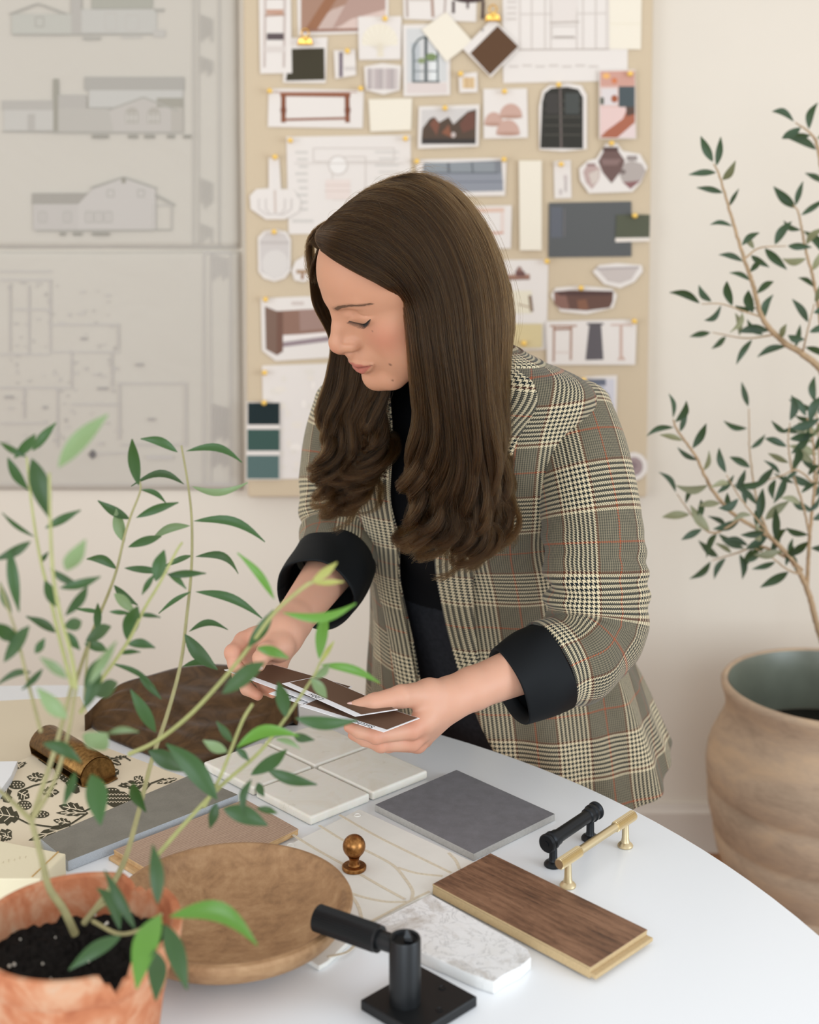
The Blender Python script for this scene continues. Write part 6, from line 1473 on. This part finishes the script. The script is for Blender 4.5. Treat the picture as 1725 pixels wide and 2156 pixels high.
LV = [(68, 949, 118, 890, 1.09, D, .26), (30, 965, 74, 914, 1.09, D), (16, 963, 60, 1032, 1.09, D), (67, 965, 104, 1090, 1.03, D, .30), (122, 985, 228, 872, .93, Fp, .26), (56, 962, 0, 931, 1.09, D, .16), (95, 1112, 170, 1074, 1.08, D), (72, 1130, 5, 1080, 1.09, D, .12), (65, 1140, -14, 1180, 1.05, D), (20, 1155, 40, 1288, 1.05, D, .18), (85, 1185, 102, 1162, 1.09, D, .4), (140, 1202, 180, 1136, .96, Fp, .32), (105, 1198, 168, 1232, 1.06, D), (126, 1238, 212, 1214, 1.05, D), (138, 1296, 184, 1234, 1.06, D), (95, 1222, 126, 1282, 1.06, D, .3), (24, 1290, 0, 1226, 1.04, D), (118, 1332, 55, 1298, 1.08, D), (38, 1350, -10, 1312, 1.04, D, .36), (8, 1394, 62, 1318, 1.04, D), (74, 1376, 94, 1344, 1.04, D, .5),
      (292, 1022, 278, 924, 1.31, D, .20), (374, 952, 296, 924, 1.34, D, .22, .1), (392, 950, 510, 974, 1.34, D, .14, -.16), (388, 1020, 276, 1024, 1.34, D, .13, .2), (404, 1024, 522, 1016, 1.34, Fp, .13, .14), (297, 1031, 350, 1060, 1.31, D, .2, -.12), (273, 1093, 206, 1054, 1.30, D, .24), (262, 1142, 246, 1068, 1.30, Fp, .32), (287, 1090, 376, 1058, 1.30, D, .18), (400, 1107, 318, 1138, 1.34, Fp, .2, .12), (408, 1097, 558, 1141, 1.34, D, .12, -.14), (270, 1152, 340, 1129, 1.30, D, .2), (246, 1198, 182, 1177, 1.29, D, .24, .12), (262, 1196, 352, 1206, 1.27, D, .16), (404, 1170, 340, 1196, 1.34, D, .14), (412, 1172, 502, 1208, 1.34, D, .15, -.2), (328, 1224, 346, 1158, 1.19, D, .42), (352, 1210, 434, 1207, 1.22, D, .2), (325, 1210, 299, 1252, 1.19, D, .25), (354, 1208, 392, 1240, 1.22, D, .2), (240, 1232, 290, 1274, 1.26, D, .26), (402, 1246, 334, 1292, 1.33, D, .13), (412, 1246, 552, 1302, 1.33, D, .12, -.1), (240, 1250, 286, 1292, 1.22, Fp, .3), (217, 1290, 157, 1282, 1.24, D, .16), (230, 1288, 278, 1292, 1.2, D, .2), (205, 1330, 206, 1270, 1.2, D, .24), (267, 1347, 290, 1276, 1.17, D, .34), (290, 1295, 338, 1300, 1.17, D, .2), (135, 1320, 172, 1308, 1.07, D, .3), (180, 1350, 234, 1319, 1.13, D, .3), (138, 1330, 168, 1368, 1.08, D, .4), (178, 1355, 226, 1370, 1.13, D, .3), (268, 1356, 327, 1364, 1.15, D, .32, -.08), (250, 1377, 296, 1373, 1.15, D, .24), (398, 1330, 480, 1326, 1.33, D, .18, -.2), (389, 1335, 458, 1410, 1.33, D, .28), (384, 1404, 446, 1402, 1.33, D, .22, -.12), (188, 1440, 245, 1350, .93, Fp, .22), (142, 1428, 84, 1384, .94, Fp, .3), (178, 1448, 210, 1386, 1.04, D, .3), (90, 1408, 46, 1452, 1.05, D, .26), (66, 1416, -10, 1445, 1.05, D, .14, .1), (235, 1397, 327, 1448, 1.2, D, .10, -.08),
      (578, 1262, 500, 1164, 1.12, Bn, .13, .06), (522, 1362, 576, 1284, 1.09, D, .28), (655, 1228, 710, 1184, 1.06, Tp, .22), (662, 1228, 724, 1225, 1.06, Tp, .2), (596, 1290, 750, 1270, 1.08, Bn, .13, .12), (540, 1364, 608, 1386, 1.09, Bn, .28, -.05), (468, 1460, 558, 1394, 1.05, D, .26), (672, 1388, 690, 1287, 1.14, Bn, .22), (672, 1400, 704, 1350, 1.15, Tp, .14), (676, 1400, 800, 1438, 1.14, Bn, .14, -.08), (664, 1428, 694, 1398, 1.12, Fp, .4), (655, 1428, 688, 1470, 1.13, Fp, .32), (602, 1510, 586, 1436, 1.12, D, .34), (622, 1512, 752, 1517, 1.12, D, .20, .06), (490, 1562, 456, 1519, 1.12, D, .32), (498, 1574, 630, 1550, 1.10, Bn, .2, -.16), (497, 1576, 525, 1602, 1.12, D, .36), (478, 1583, 428, 1559, 1.10, Fp, .4), (618, 1545, 662, 1558, 1.13, D, .3), (580, 1556, 632, 1577, 1.13, Fp, .22, -.1), (528, 1632, 604, 1578, 1.13, D, .28), (562, 1620, 668, 1652, 1.13, D, .20), (530, 1640, 516, 1718, 1.08, D, .24, .16), (542, 1648, 556, 1677, 1.12, D, .4), (458, 1684, 350, 1566, 1.12, D, .24, .04), (456, 1690, 442, 1744, 1.10, D, .4), (470, 1702, 564, 1738, 1.08, D, .34), (540, 1702, 584, 1712, 1.12, D, .24),
      (328, 1542, 275, 1452, 1.16, D, .26), (312, 1580, 388, 1624, 1.16, D, .38), (184, 1574, 226, 1544, 1.03, Fp, .6), (225, 1545, 292, 1541, 1.02, Fp, .2, -.1), (90, 1565, 172, 1606, 1.02, D, .26, -.08), (192, 1630, 212, 1737, 1.02, D, .34), (158, 1625, 134, 1697, 1.03, D, .26), (280, 1648, 308, 1710, 1.12, D, .26), (142, 1512, 78, 1448, .97, Fp, .34), (198, 1462, 248, 1438, 1.08, D, .36), (290, 1415, 340, 1472, 1.2, D, .2), (178, 1492, 210, 1392, 1.04, D, .28),
      (332, 1905, 322, 1778, .98, D, .26), (356, 1930, 542, 1990, .96, Bn, .20, -.20), (338, 1925, 288, 2082, .95, Bn, .26, .06), (346, 1945, 394, 2084, .97, D, .24), (325, 2000, 328, 2107, .96, D, .28), (255, 1970, 145, 2042, .98, D, .24), (253, 1958, 204, 1870, 1.02, D, .22, .1), (285, 1957, 220, 1832, 1.0, D, .16)]
rl = random.Random(8)
for e in LV:
    bu, bv, tu, tv, Y, k = e[:6]; wr = e[6] if len(e) > 6 else .22; bd = e[7] if len(e) > 7 else rl.uniform(-.05, .05)
    leaf(plant, Wn(bu, bv, Y), Wn(tu, tv, Y+rl.uniform(-.025, .02)), wr*1.04, -bd, [m_leaf, m_bright, m_leaf, m_tip][k], k == Fp, rl.uniform(-.45, .45))
# ------------------------------------------------------------------ olive tree in the big jar by the wall
JC = Vector((.825, 2.55, 0))
jar = thing('olive_tree', 'tall slender olive tree in a big ribbed clay jar against the wall', 'tree', JC)
m_jar = bpy.data.materials.new('dusty_clay'); t = NT(m_jar); co = t.coord('Object', (1, 1, 2.5)); n = t.noise(co, 9, 5, .6, .5); n2 = t.noise(co, 60, 4, .6)
t.color(t.ramp(t.m('ADD', t.m('MULTIPLY', n, .8), t.m('MULTIPLY', n2, .2)), [(.35, rgb(168, 146, 124)), (.5, rgb(186, 162, 138)), (.66, rgb(200, 172, 142))])); t.set(Roughness=.9); t.b.inputs['Specular IOR Level'].default_value = .15; t.bump(n2, .3, .003)
prof = [(0, .001), (.150, .001), (.158, .012), (.170, .06)]
for z0, z1, r0, r1 in ((.07, .145, .174, .200), (.155, .235, .203, .224), (.245, .325, .226, .237), (.335, .405, .238, .236)):
    prof += [(r0-.003, z0), (r0, z0+.006), ((r0+r1)/2+.003, (z0+z1)/2), (r1, z1-.005), (r1-.004, z1)]
prof += [(.231, .415), (.220, .438), (.209, .458), (.204, .474), (.203, .490), (.207, .508), (.212, .522), (.213, .530), (.208, .536), (.201, .535), (.196, .524), (.192, .49), (.190, .45), (.191, .40), (0, .398)]
m_gl = mat('grey_green_glaze', rgb(112, 116, 102), .35, var=.1, vscale=20)
v, f = lathe_data([(.1985, .5335), (.1945, .523), (.1905, .49), (.1885, .45), (.1885, .413)], 96); mesh('inner_glaze', [Vector(p_)+JC for p_ in v], f[:-2], m_gl, jar, True)
lathe('jar', prof, m_jar, jar, 96, Matrix.Translation(JC), 60)
m_moss = mat('dark_soil', (.014, .014, .011), .95, var=.4, vscale=80, bump=.8, bscale=120, spec=.1)
bm = bmesh.new(); bmesh.ops.create_circle(bm, cap_ends=True, radius=.189, segments=48, matrix=Matrix.Translation(JC+Vector((0, 0, .412)))); from_bm('soil', bm, m_moss, jar)
m_ol = leaf_mat('olive_leaf', rgb(52, 74, 58), rgb(148, 148, 118), .5); m_bark = mat('pale_olive_bark', rgb(178, 150, 116), .8, var=.15, vscale=60)
OY = 2.5
BR_ = [([(1706, 1130, 2.46), (1690, 1060, 2.44), (1668, 990, 2.42), (1660, 930, 2.42), (1664, 890, 2.42)], .0026, .001, 18), ([(1712, 1060, 2.48), (1725, 980, 2.47), (1722, 900, 2.46), (1716, 850, 2.46)], .0026, .001, 16), ([(1690, 1200, 2.47), (1650, 1160, 2.43), (1600, 1100, 2.40), (1560, 1050, 2.39), (1530, 1000, 2.39)], .0026, .001, 16), ([(1690, 1210, 2.47), (1660, 1200, 2.45), (1620, 1170, 2.44), (1580, 1150, 2.44)], .0022, .001, 12), ([(1768, 1490, 2.55), (1745, 1390, 2.53), (1722, 1320, 2.5), (1700, 1240, 2.48), (1668, 1180, 2.46), (1620, 1130, 2.44), (1545, 1082, 2.42), (1500, 1030, 2.40), (1466, 962, 2.39), (1428, 908, 2.38), (1418, 884, 2.38)], .007, .0016, 26),
       ([(1765, 1480, 2.55), (1752, 1200, 2.55), (1745, 950, 2.54), (1738, 800, 2.52), (1690, 745, 2.50), (1650, 720, 2.48), (1606, 670, 2.46), (1586, 600, 2.45), (1566, 540, 2.44), (1536, 440, 2.43), (1516, 372, 2.43), (1503, 345, 2.43)], .009, .0014, 26),
       ([(1742, 900, 2.54), (1740, 600, 2.55), (1734, 400, 2.55), (1722, 310, 2.54), (1706, 280, 2.53), (1675, 258, 2.52)], .006, .0013, 16), ([(1740, 760, 2.54), (1718, 610, 2.53), (1698, 530, 2.52), (1682, 450, 2.52), (1670, 432, 2.52)], .004, .0012, 15),
       ([(1700, 1240, 2.48), (1706, 1120, 2.46), (1716, 1020, 2.45), (1712, 930, 2.45), (1700, 880, 2.44)], .004, .0015, 20), ([(1620, 1130, 2.44), (1596, 1060, 2.47), (1580, 960, 2.5), (1577, 860, 2.52)], .0024, .001, 10), ([(1560, 1092, 2.42), (1505, 1122, 2.43), (1468, 1098, 2.44), (1426, 1040, 2.45)], .0024, .001, 12),
       ([(1660, 1175, 2.46), (1600, 1150, 2.50), (1550, 1165, 2.52), (1500, 1180, 2.53)], .003, .001, 14), ([(1606, 668, 2.46), (1565, 655, 2.44), (1520, 640, 2.43), (1478, 640, 2.43)], .002, .001, 9), ([(1630, 705, 2.47), (1570, 712, 2.5), (1500, 700, 2.52)], .002, .001, 8), ([(1568, 545, 2.44), (1600, 522, 2.46), (1655, 518, 2.48)], .002, .001, 6),
       ([(1716, 1020, 2.45), (1680, 990, 2.42), (1650, 1000, 2.40), (1620, 1010, 2.40)], .002, .001, 10), ([(1690, 745, 2.5), (1700, 700, 2.46), (1715, 640, 2.44)], .002, .001, 9)]
ro = random.Random(21)
for pts, r0, r1, nl_ in BR_:
    nl_ = max(5, int(nl_*.72))
    P = crom(np.array([Wn(*q) for q in pts]), 14*len(pts)); P[:, :2] += np.array([ro.gauss(0, .0004) for _ in range(len(P)*2)]).reshape(-1, 2)
    tube('branch', P, np.linspace(r0, r1, len(P)), m_bark, jar, 8)
    Ls = np.linspace(.40 if len(pts) > 8 else .18, 1, nl_)
    for k, s in enumerate(Ls):
        p = P[min(len(P)-1, int(s*(len(P)-1)))]; q = P[max(0, int(s*(len(P)-1))-5)]; tg = p-q; tg /= np.linalg.norm(tg)+1e-9
        view = p-np.array([0, 0, CAMZ]); view /= np.linalg.norm(view); sd = np.cross(tg, view); sd /= np.linalg.norm(sd)+1e-9; nv = np.cross(sd, tg)
        side = 1 if k % 2 else -1
        if s > .985: dr = tg+sd*ro.uniform(-.4, .4)
        else: dr = tg*ro.uniform(.25, .95)+sd*side*ro.uniform(.5, 1.0)+nv*ro.uniform(-.7, .7)
        dr /= np.linalg.norm(dr); L = ro.uniform(.042, .064); e = p+dr*L; e[2] -= ro.uniform(-.004, .010)
        leaf(jar, p+dr*.004, e, ro.uniform(.23, .33), ro.uniform(-.14, .14), m_ol, ro.random() < .22, ro.uniform(-.7, .7))
# ------------------------------------------------------------------ swatch cards in her hands
m_sw = mat('cocoa_swatch', rgb(98, 72, 54), .55); m_cd = mat('bright_white_card', rgb(240, 240, 242), .5); m_ink = mat('black_ink', (.015, .015, .018), .6)
def card(label, px, zs, border, words=None, tx=.25, sw=m_sw):
    """px: front-left, front-right, back-right, back-left corners; zs heights above the floor"""
    P = [T(u, v, z) for (u, v), z in zip(px, zs)]; c = sum(P, Vector())/4
    nrm = (P[1]-P[0]).cross(P[3]-P[0]).normalized(); nrm = nrm if nrm.z > 0 else -nrm
    r = thing('swatch_card', label, 'card', c, 'swatch cards in her hands')
    prism('card', P, .0005, m_cd, r, -nrm)
    fl_, fr_, br_, bl_ = P; dl = (bl_-fl_); drr = (br_-fr_); b = border/dl.length; bs = .02
    ex = (fr_-fl_).normalized()
    Q = [fl_+dl*b+ex*.002, fr_+drr*b-ex*.002, br_-drr*.02-ex*.002, bl_-dl*.02+ex*.002]
    prism('swatch', [p+nrm*.00035 for p in Q], .0003, sw, r, -nrm)
    if words:
        o = fl_+(fr_-fl_)*tx+dl*b*.78+nrm*.00012; text_on('lettering', words, o+ex*.001, -ex, -dl.normalized(), .0105, m_ink, r, Vector((0, 0, 0)))
    return r
card('cocoa swatch card held at its left end, lowest on the left', [(472, 1410), (668, 1484), (742, 1446), (556, 1394)], [.903, .892, .892, .903], .0085, None)
card('cocoa swatch card lettered Satchel at the bottom right of the fan', [(632, 1486), (808, 1541), (884, 1512), (704, 1456)], [.893, .886, .886, .893], .0075, 'Satchel', .86)
card('white printed card showing between the two cocoa cards', [(566, 1460), (690, 1500), (735, 1476), (620, 1440)], [.893, .889, .889, .893], .010, '1  2  3', .6, mat('dark_brown_print', rgb(52, 40, 34), .6))
card('cocoa swatch card lettered Libby, topmost under her thumb', [(594, 1439), (748, 1508), (838, 1494), (674, 1423)], [.9015, .8960, .8960, .9015], .0088, 'Libby', .52)
